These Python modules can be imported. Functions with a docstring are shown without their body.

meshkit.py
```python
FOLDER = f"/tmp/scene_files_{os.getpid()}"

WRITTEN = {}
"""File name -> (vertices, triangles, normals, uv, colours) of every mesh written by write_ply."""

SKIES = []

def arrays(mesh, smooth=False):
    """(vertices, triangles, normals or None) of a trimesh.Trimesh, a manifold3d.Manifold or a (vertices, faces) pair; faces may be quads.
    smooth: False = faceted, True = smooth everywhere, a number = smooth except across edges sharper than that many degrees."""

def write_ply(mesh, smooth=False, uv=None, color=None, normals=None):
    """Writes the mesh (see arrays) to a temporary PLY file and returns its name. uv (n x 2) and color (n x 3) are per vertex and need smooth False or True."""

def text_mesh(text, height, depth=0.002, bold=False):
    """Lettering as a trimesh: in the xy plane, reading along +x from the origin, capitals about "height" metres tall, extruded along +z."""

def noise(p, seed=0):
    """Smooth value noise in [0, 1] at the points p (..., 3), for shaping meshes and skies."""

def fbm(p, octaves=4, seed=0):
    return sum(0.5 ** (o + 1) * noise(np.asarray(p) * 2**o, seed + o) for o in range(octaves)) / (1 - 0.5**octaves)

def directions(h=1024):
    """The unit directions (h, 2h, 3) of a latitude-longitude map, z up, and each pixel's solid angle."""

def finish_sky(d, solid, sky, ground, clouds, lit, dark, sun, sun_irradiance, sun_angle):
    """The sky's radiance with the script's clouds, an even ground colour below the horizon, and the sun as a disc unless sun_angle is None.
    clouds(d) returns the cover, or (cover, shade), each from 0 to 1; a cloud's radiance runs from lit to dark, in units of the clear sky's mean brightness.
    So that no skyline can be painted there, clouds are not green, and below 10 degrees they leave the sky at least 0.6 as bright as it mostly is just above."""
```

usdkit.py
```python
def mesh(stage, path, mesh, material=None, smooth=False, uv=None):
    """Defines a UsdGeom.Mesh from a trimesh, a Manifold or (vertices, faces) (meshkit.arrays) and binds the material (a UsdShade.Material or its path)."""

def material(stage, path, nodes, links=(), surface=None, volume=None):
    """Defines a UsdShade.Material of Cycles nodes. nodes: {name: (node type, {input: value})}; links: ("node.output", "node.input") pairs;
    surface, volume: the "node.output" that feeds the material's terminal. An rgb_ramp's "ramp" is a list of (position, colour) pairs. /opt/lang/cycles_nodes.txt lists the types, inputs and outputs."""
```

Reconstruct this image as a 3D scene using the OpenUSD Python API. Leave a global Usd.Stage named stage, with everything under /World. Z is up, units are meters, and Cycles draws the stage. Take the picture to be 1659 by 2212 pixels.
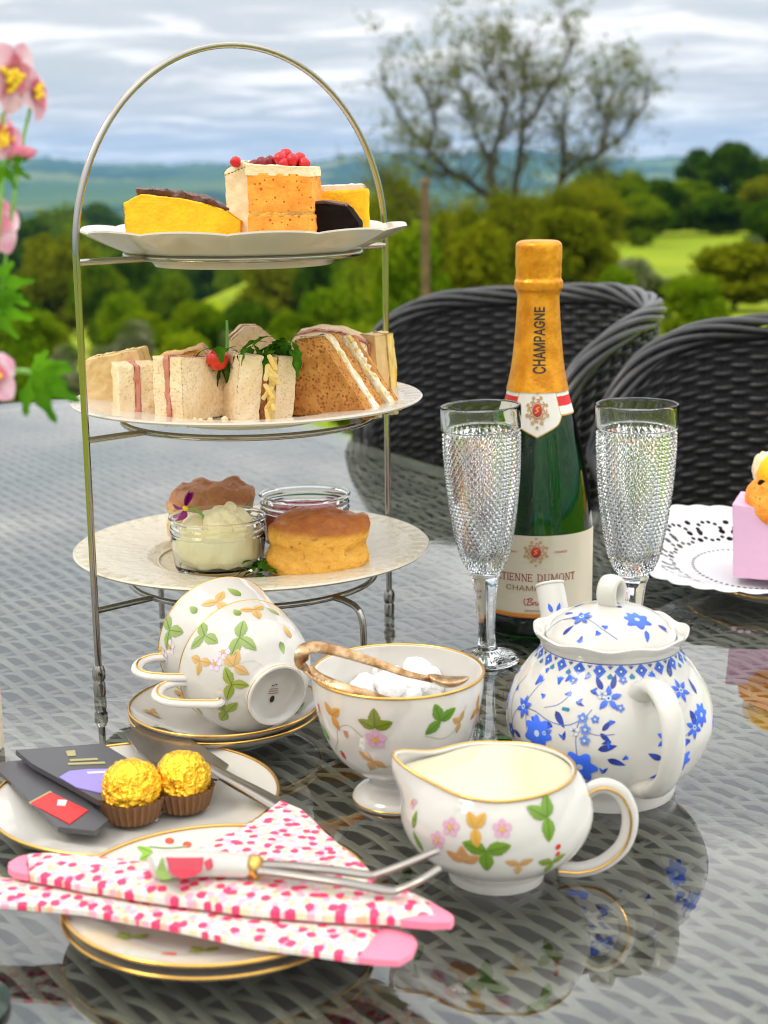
import math, random
import numpy as np
import trimesh, usdkit, meshkit
import shapely
from shapely import affinity
from shapely.geometry import Polygon, LineString, Point, box as sbox
from pxr import Usd, UsdGeom, UsdLux, UsdShade, Gf, Sdf, Vt

stage = Usd.Stage.CreateInMemory()
UsdGeom.SetStageUpAxis(stage, UsdGeom.Tokens.z)
UsdGeom.SetStageMetersPerUnit(stage, 1.0)
UsdGeom.Xform.Define(stage, '/World')
UsdGeom.Scope.Define(stage, '/World/Looks')
rng = np.random.default_rng(7)

# ------------------------------------------------------------------ camera, sky, sun
FPX, PITCH, EYE_H, ROLL = 3350.0, math.radians(12.5), 0.384, math.radians(0.7)   # for a picture 1659 x 2212
PCX, PCY = 829.5, 1106.0
FW = np.array([0, math.cos(PITCH), -math.sin(PITCH)])
_u0 = np.array([0, math.sin(PITCH), math.cos(PITCH)]); _r0 = np.array([1.0, 0, 0])
RT = math.cos(ROLL) * _r0 - math.sin(ROLL) * _u0
UP = math.cos(ROLL) * _u0 + math.sin(ROLL) * _r0
EYE = np.array([0, 0, EYE_H])
cam = UsdGeom.Camera.Define(stage, '/World/camera')
cam.AddTransformOp().Set(Gf.Matrix4d(*RT, 0, *UP, 0, *(-FW), 0, *EYE, 1))
cam.CreateHorizontalApertureAttr(24.0); cam.CreateVerticalApertureAttr(32.0)
cam.CreateFocalLengthAttr(24.0 * FPX / 1659)
cam.CreateFStopAttr(8.6); cam.CreateFocusDistanceAttr(1.10)
cam.CreateExposureAttr(-0.14)
cam.CreateClippingRangeAttr(Gf.Vec2f(0.05, 30000))

SUN_EL, SUN_AZ = math.radians(50), math.radians(243)      # azimuth = atan2(x, y)
usdkit.material(stage, '/World/Looks/sky', {
    'tc': ('texture_coordinate', {}),
    'xyz': ('separate_xyz', {}),
    'zc': ('math', {'math_type': 'maximum', 'value2': 0.0}),
    'den': ('math', {'math_type': 'add', 'value2': 0.085}),
    'dx': ('math', {'math_type': 'divide'}), 'dy': ('math', {'math_type': 'divide'}),
    'pl': ('combine_xyz', {'z': 0.0}),
    'map': ('mapping', {'scale': (0.9, 1.15, 1.0), 'location': (3.4, 1.3, 0.0)}),
    'n1': ('noise_texture', {'scale': 1.55, 'detail': 7.0, 'roughness': 0.60, 'distortion': 0.6}),
    'ramp': ('rgb_ramp', {'ramp': [(0.30, (0.52, 0.58, 0.605)), (0.41, (0.59, 0.62, 0.635)), (0.48, (0.63, 0.645, 0.66)), (0.54, (0.79, 0.785, 0.78)), (0.62, (1.02, 1.005, 0.98)), (0.72, (1.14, 1.12, 1.09))]}),
    'g': ('math', {'math_type': 'multiply_add', 'value2': 2.0, 'value3': 1.0}),
    'gk': ('math', {'math_type': 'multiply', 'value2': 12.0}),
    'gc': ('combine_xyz', {}),
    'cl': ('mix_color', {'blend_type': 'multiply', 'fac': 1.0, 'use_clamp': False}),
    'sky': ('sky_texture', {'sky_type': 'single_scattering', 'sun_disc': False, 'sun_elevation': SUN_EL, 'sun_rotation': SUN_AZ}),
    'mx': ('mix_color', {'blend_type': 'mix', 'fac': 0.94}),
    'bg': ('background_shader', {'strength': 0.1})},
    [('tc.generated', 'xyz.vector'), ('xyz.z', 'zc.value1'), ('zc.value', 'den.value1'), ('xyz.x', 'dx.value1'), ('den.value', 'dx.value2'),
     ('xyz.y', 'dy.value1'), ('den.value', 'dy.value2'), ('dx.value', 'pl.x'), ('dy.value', 'pl.y'), ('pl.vector', 'map.vector'), ('map.vector', 'n1.vector'),
     ('n1.fac', 'ramp.fac'), ('zc.value', 'g.value1'), ('g.value', 'gk.value1'), ('gk.value', 'gc.x'), ('gk.value', 'gc.y'), ('gk.value', 'gc.z'),
     ('ramp.color', 'cl.a'), ('gc.vector', 'cl.b'), ('sky.color', 'mx.a'), ('cl.result', 'mx.b'), ('mx.result', 'bg.color')], surface='bg.background')
dome = UsdLux.DomeLight.Define(stage, '/World/sky')
UsdShade.MaterialBindingAPI.Apply(dome.GetPrim()).Bind(UsdShade.Material.Get(stage, '/World/Looks/sky'))
dome.GetPrim().SetCustomDataByKey('kind', 'structure')
sun = UsdLux.DistantLight.Define(stage, '/World/sun')
sun.CreateNormalizeAttr(True); sun.CreateIntensityAttr(0.40); sun.CreateAngleAttr(20.0); sun.CreateColorAttr(Gf.Vec3f(1.0, 0.91, 0.78))
_sd = np.array([math.sin(SUN_AZ) * math.cos(SUN_EL), math.cos(SUN_AZ) * math.cos(SUN_EL), math.sin(SUN_EL)])
_x = np.cross([0, 0, 1], _sd); _x /= np.linalg.norm(_x); _y = np.cross(_sd, _x)
sun.AddTransformOp().Set(Gf.Matrix4d(*_x, 0, *_y, 0, *_sd, 0, 0, 0, 0, 1))

# ------------------------------------------------------------------ where things stand: sight lines to the table and to heights above it
def sight(px, py):
    return FW + RT * (px - PCX) / FPX - UP * (py - PCY) / FPX
def P(px, py, z=0.0):
    d = sight(px, py); return EYE + d * (z - EYE_H) / d[2]
def D(px, py, y):
    d = sight(px, py); return EYE + d * y / d[1]
def proj(p):
    v = np.asarray(p, float) - EYE
    w = v @ FW
    return np.stack([PCX + FPX * (v @ RT) / w, PCY - FPX * (v @ UP) / w], -1)
def zfor(x, y, py):
    lo, hi = -1.0, 1.5
    for _ in range(40):
        m = (lo + hi) / 2
        if proj((x, y, m))[1] > py: lo = m
        else: hi = m
    return (lo + hi) / 2

# ------------------------------------------------------------------ names, things, parts
_used = {}
def numbered(path):
    n = _used.get(path, -1) + 1; _used[path] = n
    return path if n == 0 else f'{path}_{n:03d}'
def keys(prim, label=None, cat=None, group=None, kind=None):
    for k, v in (('label', label), ('category', cat), ('group', group), ('kind', kind)):
        if v: prim.SetCustomDataByKey(k, v)
def mtx(loc=(0, 0, 0), rot=None):
    R = np.eye(3) if rot is None else np.asarray(rot)
    return Gf.Matrix4d(*R[:, 0], 0, *R[:, 1], 0, *R[:, 2], 0, *map(float, loc), 1)
def rotz(a):
    c, s = math.cos(a), math.sin(a); return np.array([[c, -s, 0], [s, c, 0], [0, 0, 1.0]])
def rotx(a):
    c, s = math.cos(a), math.sin(a); return np.array([[1.0, 0, 0], [0, c, -s], [0, s, c]])
def roty(a):
    c, s = math.cos(a), math.sin(a); return np.array([[c, 0, s], [0, 1.0, 0], [-s, 0, c]])
def thing(name, label, cat, loc=(0, 0, 0), rot=None, group=None, kind=None):
    x = UsdGeom.Xform.Define(stage, numbered('/World/' + name)); x.AddTransformOp().Set(mtx(loc, rot))
    keys(x.GetPrim(), label, cat, group, kind); return str(x.GetPath())
def part(parent, name, mesh, mat, smooth=40, label=None, tint=None, kind=None, uv=None):
    path = numbered(parent + '/' + name)
    if tint is not None or uv is not None:
        smooth = smooth is not False
    m = usdkit.mesh(stage, path, mesh, MATS[mat], smooth=smooth, uv=uv)
    if tint is not None:
        UsdGeom.PrimvarsAPI(m).CreatePrimvar('tint', Sdf.ValueTypeNames.Color3fArray, 'vertex').Set(Vt.Vec3fArray.FromNumpy(np.asarray(tint, np.float32)))
    keys(m.GetPrim(), label, None, None, kind); return path
def solid(name, label, cat, mesh, mat, smooth=40, loc=None, rot=None, group=None, kind=None, tint=None, uv=None):
    path = part('/World', name, mesh, mat, smooth, tint=tint, uv=uv)
    p = stage.GetPrimAtPath(path)
    if loc is not None or rot is not None:
        UsdGeom.Xformable(p).AddTransformOp().Set(mtx(loc if loc is not None else (0, 0, 0), rot))
    keys(p, label, cat, group, kind); return path
def again(src, label, loc=(0, 0, 0), rot=None, scale=None, group=None):
    was = stage.GetPrimAtPath(src).GetCustomData()
    base = src[:-4] if src[-4] == '_' and src[-3:].isdigit() else src
    x = UsdGeom.Xform.Define(stage, numbered(base))
    x.GetPrim().GetReferences().AddInternalReference(src)
    R = np.eye(3) if rot is None else np.asarray(rot)
    if scale is not None: R = R @ np.diag(np.broadcast_to(scale, 3))
    x.ClearXformOpOrder(); x.AddTransformOp(opSuffix='place').Set(mtx(loc, R))
    keys(x.GetPrim(), label, was['category'], group or was.get('group'))
    x.GetPrim().SetInstanceable(True); return str(x.GetPath())

# ------------------------------------------------------------------ materials
MATS = {}
def M(name, color=(0.8, 0.8, 0.8), rough=0.5, color2=None, nscale=40, ramp=(0.35, 0.65), detail=3, bump=None, vor=None, tint=False, map_scale=None, pores=None, **kw):
    """A principled material: colour or a noise between two colours, an optional noise bump (scale, distance), an optional pore bump (voronoi scale, distance)."""
    pr = {'roughness': rough, **kw}
    nodes, ln = {'p': ('principled_bsdf', pr), 'tc': ('texture_coordinate', {})}, []
    src = 'tc.object'
    if map_scale is not None:
        nodes['mp'] = ('mapping', {'scale': map_scale}); ln.append(('tc.object', 'mp.vector')); src = 'mp.vector'
    if tint:
        nodes['at'] = ('attribute', {'attribute': 'tint'}); ln.append(('at.color', 'p.base_color'))
    elif color2 is not None:
        nodes['n'] = ('noise_texture', {'scale': nscale, 'detail': detail, 'roughness': 0.6})
        nodes['r'] = ('rgb_ramp', {'ramp': [(ramp[0], color), (ramp[1], color2)]})
        ln += [(src, 'n.vector'), ('n.fac', 'r.fac')]
        if pores:                                  # holes of the crumb, darker inside, in patches
            nodes['pv'] = ('voronoi_texture', {'scale': pores[0], 'feature': 'f1'}); nodes['pn'] = ('noise_texture', {'scale': pores[0] * 0.35, 'detail': 2.0}); nodes['pm'] = ('math', {'math_type': 'multiply_add', 'value2': 0.9, 'value3': pores[2] - 0.5})
            nodes['pl'] = ('math', {'math_type': 'less_than'}); nodes['px'] = ('mix_color', {'b': pores[1]})
            ln += [(src, 'pv.vector'), (src, 'pn.vector'), ('pn.fac', 'pm.value1'), ('pv.distance', 'pl.value1'), ('pm.value', 'pl.value2'), ('pl.value', 'px.fac'), ('r.color', 'px.a'), ('px.result', 'p.base_color')]
        else: ln.append(('r.color', 'p.base_color'))
    else:
        pr['base_color'] = color
    last = None
    if bump:
        nodes['bn'] = ('noise_texture', {'scale': bump[0], 'detail': 4.0, 'roughness': 0.6})
        nodes['b'] = ('bump', {'strength': 1.0, 'distance': bump[1]}); ln += [(src, 'bn.vector'), ('bn.fac', 'b.height')]; last = 'b.normal'
    if vor:
        nodes['vn'] = ('voronoi_texture', {'scale': vor[0], 'feature': 'f1'})
        nodes['vr'] = ('map_range', {'range_type': 'smoothstep', 'from_min': 0.0, 'from_max': 0.45, 'to_min': 0.0, 'to_max': 1.0, 'clamp': True})
        nodes['vb'] = ('bump', {'strength': 1.0, 'distance': vor[1]}); ln += [(src, 'vn.vector'), ('vn.distance', 'vr.value'), ('vr.result', 'vb.height')]
        if last: ln.append((last, 'vb.normal'))
        last = 'vb.normal'
    if last: ln.append((last, 'p.normal'))
    MATS[name] = usdkit.material(stage, '/World/Looks/' + name, nodes, ln, surface='p.BSDF')
    return name

M('porcelain', (0.54, 0.515, 0.465), 0.12, coat_weight=0.4)
M('cream_ware', (0.58, 0.53, 0.41), 0.22)
M('white_ware', (0.54, 0.49, 0.41), 0.15)
M('gold', (0.78, 0.46, 0.12), 0.22, metallic=1.0)
M('chrome', (0.42, 0.39, 0.35), 0.14, metallic=1.0)
M('steel', (0.34, 0.31, 0.28), 0.25, metallic=1.0)
M('tong_silver', (0.62, 0.42, 0.24), 0.22, color2=(0.26, 0.13, 0.05), nscale=110, metallic=1.0, bump=(300, 0.0006))
M('print', tint=True, rough=0.16)
M('paper_print', tint=True, rough=0.6)
M('foil', (0.80, 0.34, 0.02), 0.36, metallic=0.65, color2=(0.56, 0.20, 0.008), nscale=60, bump=(260, 0.0005))
M('foil_print', (0.02, 0.015, 0.01), 0.4)
M('bottle_glass', (0.003, 0.10, 0.006), 0.0, transmission_weight=1.0, ior=1.45)
M('crystal', (0.97, 0.98, 0.98), 0.0, transmission_weight=1.0, ior=1.5)
M('jar_glass', (0.98, 1.0, 0.98), 0.0, transmission_weight=1.0, ior=1.33)
M('label_paper', (0.56, 0.50, 0.37), 0.45)
M('neck_paper', (0.78, 0.74, 0.66), 0.4)
M('bread_white', (0.88, 0.71, 0.47), 0.85, color2=(0.80, 0.58, 0.31), nscale=45, bump=(420, 0.0005), vor=(300, 0.0005), pores=(430, (0.72, 0.50, 0.26), 0.30))
M('bread_crust', (0.74, 0.52, 0.25), 0.7, color2=(0.64, 0.41, 0.16), nscale=40, bump=(300, 0.0005))
M('bread_brown', (0.66, 0.30, 0.065), 0.85, color2=(0.46, 0.17, 0.028), nscale=80, bump=(420, 0.0008), vor=(240, 0.0012), pores=(330, (0.33, 0.115, 0.018), 0.38))
M('ham', (0.62, 0.24, 0.17), 0.45, color2=(0.52, 0.17, 0.11), nscale=90)
M('egg_mayo', (0.84, 0.80, 0.66), 0.35, color2=(0.82, 0.52, 0.06), nscale=75, ramp=(0.45, 0.7), bump=(200, 0.002))
M('cheese', (0.78, 0.50, 0.10), 0.4, color2=(0.72, 0.56, 0.22), nscale=100)
M('chutney', (0.16, 0.035, 0.01), 0.25, color2=(0.40, 0.14, 0.02), nscale=160, bump=(250, 0.002))
M('quiche', (0.80, 0.42, 0.04), 0.45, color2=(0.42, 0.19, 0.03), nscale=90, bump=(140, 0.003))
M('lemon_sponge', (0.97, 0.55, 0.006), 0.8, color2=(0.95, 0.44, 0.005), nscale=60, bump=(350, 0.0012))
M('orange_sponge', (0.95, 0.38, 0.045), 0.85, color2=(0.88, 0.25, 0.02), nscale=70, bump=(300, 0.0016), pores=(260, (0.45, 0.10, 0.01), 0.22))
M('butter_cream', (0.78, 0.62, 0.38), 0.45, bump=(90, 0.002))
M('pink_icing', (0.85, 0.62, 0.44), 0.35, bump=(90, 0.002))
M('chocolate', (0.045, 0.016, 0.010), 0.4, color2=(0.11, 0.035, 0.02), nscale=90, bump=(120, 0.002))
M('brownie', (0.010, 0.006, 0.005), 0.95, specular_ior_level=0.1, bump=(260, 0.0015))
M('red_berry', (0.50, 0.006, 0.012), 0.3)
M('dark_berry', (0.18, 0.005, 0.012), 0.3)
M('jam', (0.28, 0.01, 0.012), 0.12, color2=(0.45, 0.02, 0.02), nscale=120, bump=(110, 0.004))
M('cream', (0.88, 0.78, 0.46), 0.35, bump=(160, 0.0008))
M('milk', (0.58, 0.54, 0.37), 0.12)
M('sugar', (0.74, 0.73, 0.71), 0.6, bump=(420, 0.0004))
M('tomato', (0.66, 0.03, 0.012), 0.12)
M('stem_green', (0.16, 0.36, 0.05), 0.45)
M('violet_petal', (0.30, 0.012, 0.20), 0.45)
M('stamen', (0.85, 0.55, 0.02), 0.6)
M('vase', (0.02, 0.035, 0.03), 0.15)
M('dark_card', (0.045, 0.042, 0.045), 0.35)
M('violet_card', (0.26, 0.20, 0.60), 0.4)
M('red_card', (0.80, 0.01, 0.008), 0.4)
M('gold_print', (0.34, 0.30, 0.12), 0.4)
M('white_print', (0.60, 0.58, 0.56), 0.45)
M('gold_foil', (1.0, 0.58, 0.04), 0.26, metallic=0.8, bump=(70, 0.012))
M('paper_cup', (0.10, 0.038, 0.012), 0.5, color2=(0.17, 0.075, 0.025), nscale=30)
M('pink_paper', (0.86, 0.22, 0.32), 0.6)
M('cake_case', (0.70, 0.42, 0.58), 0.5)
M('doily', (0.62, 0.62, 0.63), 0.7)
M('wicker', (0.038, 0.036, 0.036), 0.28, color2=(0.016, 0.0155, 0.016), nscale=30)
M('bottle_base', (0.004, 0.006, 0.004), 0.08)
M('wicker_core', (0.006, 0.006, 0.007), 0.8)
M('table_strand', (0.150, 0.145, 0.108), 0.5, color2=(0.065, 0.066, 0.050), nscale=14)
M('table_core', (0.004, 0.004, 0.004), 0.9)
M('ceramic_pot', (0.62, 0.55, 0.42), 0.3, color2=(0.50, 0.12, 0.05), nscale=30, ramp=(0.55, 0.62))
# floral napkin print: rosy and orange blooms, olive sprigs on white
def napkin_mat():
    n, l = {'tc': ('uvmap', {'attribute': 'st'}), 'p': ('principled_bsdf', {'roughness': 0.8})}, []
    prev = None
    for i, (sc, col, rad, off) in enumerate(((135, (0.68, 0.64, 0.42), 0.30, 1.3), (140, (0.86, 0.45, 0.28), 0.23, 5.1), (122, (0.86, 0.40, 0.50), 0.27, 9.7), (108, (0.80, 0.05, 0.15), 0.275, 3.7))):
        n[f'm{i}'] = ('mapping', {'location': (off, off * 0.7, 0.0)})
        n[f'v{i}'] = ('voronoi_texture', {'scale': sc, 'feature': 'f1', 'dimensions': '2D', 'randomness': 0.9})
        n[f'w{i}'] = ('noise_texture', {'scale': 330.0, 'detail': 2.0})
        n[f'a{i}'] = ('math', {'math_type': 'multiply_add', 'value2': 0.35, 'value3': -0.17})
        n[f's{i}'] = ('math', {'math_type': 'add'})
        n[f'c{i}'] = ('math', {'math_type': 'less_than', 'value2': rad})
        n[f'x{i}'] = ('mix_color', {'a': (0.72, 0.68, 0.62), 'b': col})
        l += [('tc.UV', f'm{i}.vector'), (f'm{i}.vector', f'v{i}.vector'), ('tc.UV', f'w{i}.vector'), (f'w{i}.fac', f'a{i}.value1'), (f'v{i}.distance', f's{i}.value1'), (f'a{i}.value', f's{i}.value2'),
              (f's{i}.value', f'c{i}.value1'), (f'c{i}.value', f'x{i}.fac')]
        if prev: l.append((prev, f'x{i}.a'))
        prev = f'x{i}.result'
    l.append((prev, 'p.base_color'))
    MATS['napkin_print'] = usdkit.material(stage, '/World/Looks/napkin_print', n, l, surface='p.BSDF')
napkin_mat()
# table glass: see-through, mirrors more at a glancing view; its inner side mirrors nothing
MATS['table_glass'] = usdkit.material(stage, '/World/Looks/table_glass', {
    'f': ('fresnel', {'IOR': 2.1}), 'geo': ('geometry', {}), 'inv': ('math', {'math_type': 'subtract', 'value1': 1.0}), 'mul': ('math', {'math_type': 'multiply'}),
    'n': ('noise_texture', {'scale': 55.0, 'detail': 2.0}), 'b': ('bump', {'strength': 0.10, 'distance': 0.0004}), 'mp': ('mapping', {'scale': (1.0, 2.2, 1.0), 'rotation': (0, 0, 0.9)}),
    't': ('transparent_bsdf', {'color': (0.80, 0.83, 0.81)}), 'g': ('glossy_bsdf', {'color': (1.0, 1.0, 1.0), 'roughness': 0.015}), 'm': ('mix_closure', {})},
    [('geo.position', 'mp.vector'), ('mp.vector', 'n.vector'), ('n.fac', 'b.height'), ('b.normal', 'g.normal'),
     ('geo.backfacing', 'inv.value2'), ('f.fac', 'mul.value1'), ('inv.value', 'mul.value2'), ('mul.value', 'm.fac'), ('t.BSDF', 'm.closure1'), ('g.BSDF', 'm.closure2')], surface='m.closure')
def leaf_mat(name, c1, c2, trans=0.35, nscale=1.2, rand=0.5):
    MATS[name] = usdkit.material(stage, '/World/Looks/' + name, {
        'tc': ('geometry', {}), 'n': ('noise_texture', {'scale': nscale, 'detail': 3.0}), 'r': ('rgb_ramp', {'ramp': [(0.35, c1), (0.65, c2)]}),
        'rv': ('map_range', {'from_min': 0.0, 'from_max': 1.0, 'to_min': 1.0 - rand, 'to_max': 1.0 + rand, 'clamp': True}), 'cv': ('combine_xyz', {}), 'x': ('mix_color', {'blend_type': 'multiply', 'fac': 1.0, 'use_clamp': False}),
        'd': ('diffuse_bsdf', {}), 't': ('translucent_bsdf', {}), 'm': ('mix_closure', {'fac': trans})},
        [('tc.position', 'n.vector'), ('n.fac', 'r.fac'), ('tc.random_per_island', 'rv.value'), ('rv.result', 'cv.x'), ('rv.result', 'cv.y'), ('rv.result', 'cv.z'), ('r.color', 'x.a'), ('cv.vector', 'x.b'), ('x.result', 'd.color'), ('x.result', 't.color'), ('d.BSDF', 'm.closure1'), ('t.BSDF', 'm.closure2')], surface='m.closure')
leaf_mat('pink_petal', (0.74, 0.34, 0.46), (0.84, 0.60, 0.68), 0.3, 90, 0.08)
leaf_mat('deep_petal', (0.66, 0.12, 0.20), (0.80, 0.32, 0.42), 0.3, 90, 0.1)
leaf_mat('flower_leaf', (0.15, 0.38, 0.015), (0.05, 0.17, 0.012), 0.3, 45, 0.25)
leaf_mat('salad', (0.10, 0.28, 0.015), (0.03, 0.11, 0.01), 0.25, 90, 0.3)
leaf_mat('leaf_dark', (0.022, 0.075, 0.003), (0.11, 0.22, 0.007))
leaf_mat('leaf_mid', (0.09, 0.20, 0.003), (0.30, 0.42, 0.007))
leaf_mat('leaf_bright', (0.18, 0.33, 0.006), (0.36, 0.48, 0.012))
leaf_mat('leaf_olive', (0.18, 0.225, 0.004), (0.36, 0.39, 0.010))
leaf_mat('leaf_pale', (0.13, 0.20, 0.03), (0.44, 0.45, 0.26), nscale=3.5)
leaf_mat('leaf_spring', (0.20, 0.24, 0.02), (0.34, 0.37, 0.05))
M('bark', (0.055, 0.040, 0.022), 0.9, color2=(0.03, 0.023, 0.014), nscale=4, bump=(8, 0.02))
M('post_wood', (0.16, 0.10, 0.045), 0.8, color2=(0.09, 0.05, 0.02), nscale=12)
# ------------------------------------------------------------------ mesh helpers
def lathe(prof, n=72, warp=None, a0=0.0, a1=2 * math.pi):
    """Turn a (r, z) outline about z; angle 0 looks along -y. warp(phi, r, z) -> (r, z) shapes flutes and scallops."""
    prof = np.asarray(prof, float); k = len(prof); full = abs(a1 - a0 - 2 * math.pi) < 1e-6
    ph = np.linspace(a0, a1, n, endpoint=not full)
    R = np.repeat(prof[None, :, 0], len(ph), 0); Z = np.repeat(prof[None, :, 1], len(ph), 0); PH = np.repeat(ph[:, None], k, 1)
    if warp: R, Z = warp(PH, R, Z)
    V = np.stack([R * np.sin(PH), -R * np.cos(PH), Z], -1).reshape(-1, 3)
    i = np.arange(len(ph) if full else len(ph) - 1)[:, None]; j = np.arange(k - 1)[None]
    i2 = (i + 1) % len(ph)
    a, b, c, d = i * k + j, i2 * k + j, i2 * k + j + 1, i * k + j + 1
    F = np.stack([a, b, c, a, c, d], -1).reshape(-1, 3)
    m = trimesh.Trimesh(V, F, process=False); m.merge_vertices(digits_vertex=8)
    m.update_faces(m.nondegenerate_faces(height=1e-12)); m.remove_unreferenced_vertices(); return m
def smooth_prof(pts, n=60):
    """A rounded outline through the points (centripetal Catmull-Rom)."""
    return spline(np.asarray(pts, float), n)
def spline(p, n=40, closed=False):
    p = np.asarray(p, float)
    if closed: q = np.vstack([p[-1], p, p[0], p[1]])
    else: q = np.vstack([2 * p[0] - p[1], p, 2 * p[-1] - p[-2]])
    m = len(q) - 3; out = []
    for t in np.linspace(0, m, n, endpoint=not closed):
        i = min(int(t), m - 1); u = t - i
        p0, p1, p2, p3 = q[i:i + 4]
        out.append(0.5 * (2 * p1 + (p2 - p0) * u + (2 * p0 - 5 * p1 + 4 * p2 - p3) * u * u + (3 * p1 - p0 - 3 * p2 + p3) * u ** 3))
    return np.array(out)
def tube(pts, r, n=10, closed=False, flat=1.0, up=None, caps=True):
    """A round or flattened bar along pts; r: one radius or one per point; flat: thickness over width; up: direction of the thin side."""
    p = np.asarray(pts, float); k = len(p); r = np.broadcast_to(np.asarray(r, float), (k,))
    t = np.gradient(p, axis=0) if not closed else np.roll(p, -1, 0) - np.roll(p, 1, 0)
    t /= np.linalg.norm(t, axis=1, keepdims=True) + 1e-12
    if up is None:
        a = np.cross(t[0], [0, 0, 1.0]);
        if np.linalg.norm(a) < 1e-3: a = np.cross(t[0], [1.0, 0, 0])
        A = [a / np.linalg.norm(a)]
        for i in range(1, k):
            a = A[-1] - t[i] * (A[-1] @ t[i]); A.append(a / (np.linalg.norm(a) + 1e-12))
        A = np.array(A); B = np.cross(t, A)
    else:
        u = np.broadcast_to(np.asarray(up, float), (k, 3)); A = np.cross(u, t); A /= np.linalg.norm(A, axis=1, keepdims=True) + 1e-12; B = np.cross(t, A)
    an = np.arange(n) / n * 2 * math.pi
    V = (p[:, None] + r[:, None, None] * (np.cos(an)[None, :, None] * A[:, None] + flat * np.sin(an)[None, :, None] * B[:, None])).reshape(-1, 3)
    i = np.arange(k if closed else k - 1)[:, None]; j = np.arange(n)[None]; i2 = (i + 1) % k; j2 = (j + 1) % n
    a, b, c, d = i * n + j, i * n + j2, i2 * n + j2, i2 * n + j
    F = np.stack([a, b, c, a, c, d], -1).reshape(-1, 3)
    if caps and not closed:
        V = np.vstack([V, p[0], p[-1]]); e = k * n
        F = np.vstack([F, [[e, (q + 1) % n, q] for q in range(n)], [[e + 1, (k - 1) * n + q, (k - 1) * n + (q + 1) % n] for q in range(n)]])
    return trimesh.Trimesh(V, F, process=False)
def cat(*ms):
    ms = [m for x in ms for m in (x if isinstance(x, (list, tuple)) else [x])]
    return trimesh.util.concatenate(ms)
def rbox(size, r, div=6):
    """A box with rounded edges, as a fine grid."""
    s = np.asarray(size, float) / 2; b = trimesh.creation.box([2, 2, 2])
    for _ in range(div if div < 6 else 4): b = b.subdivide()
    v = np.array(b.vertices); v = np.sign(v) * (1 - (1 - np.abs(v)) ** 1.0)
    p = v * s; q = np.clip(p, -(s - r), s - r); d = p - q; L = np.linalg.norm(d, axis=1, keepdims=True)
    p = np.where(L > 1e-9, q + d / np.maximum(L, 1e-9) * r, p)
    m = trimesh.Trimesh(p, b.faces, process=False); m.merge_vertices(); return m
def rough(m, amp, scale, seed=0, octaves=3):
    v = np.array(m.vertices); n = np.array(m.vertex_normals)
    return trimesh.Trimesh(v + n * ((meshkit.fbm(v * scale + 50, octaves, seed) - 0.5) * 2 * amp)[:, None], m.faces, process=False)
def soft_prism(poly, h, edge=0.004, it=4, amp=0.0006, scale=180, seed=0):
    """A slab of outline poly and thickness h (along z) with softened edges and an uneven surface: bread, cake."""
    poly = poly if isinstance(poly, Polygon) else Polygon(poly)
    m = trimesh.creation.extrude_polygon(poly, h, engine='earcut')
    v, f = trimesh.remesh.subdivide_to_size(m.vertices, m.faces, edge, max_iter=12)
    m = trimesh.Trimesh(v, f, process=True); m.merge_vertices(digits_vertex=7)
    trimesh.smoothing.filter_taubin(m, 0.5, 0.53, iterations=it * 2)
    m.fix_normals(); return rough(m, amp, scale, seed)
def xf(m, loc=(0, 0, 0), rot=None):
    v = np.array(m.vertices)
    if rot is not None: v = v @ np.asarray(rot).T
    return trimesh.Trimesh(v + np.asarray(loc, float), m.faces, process=False)
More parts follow.
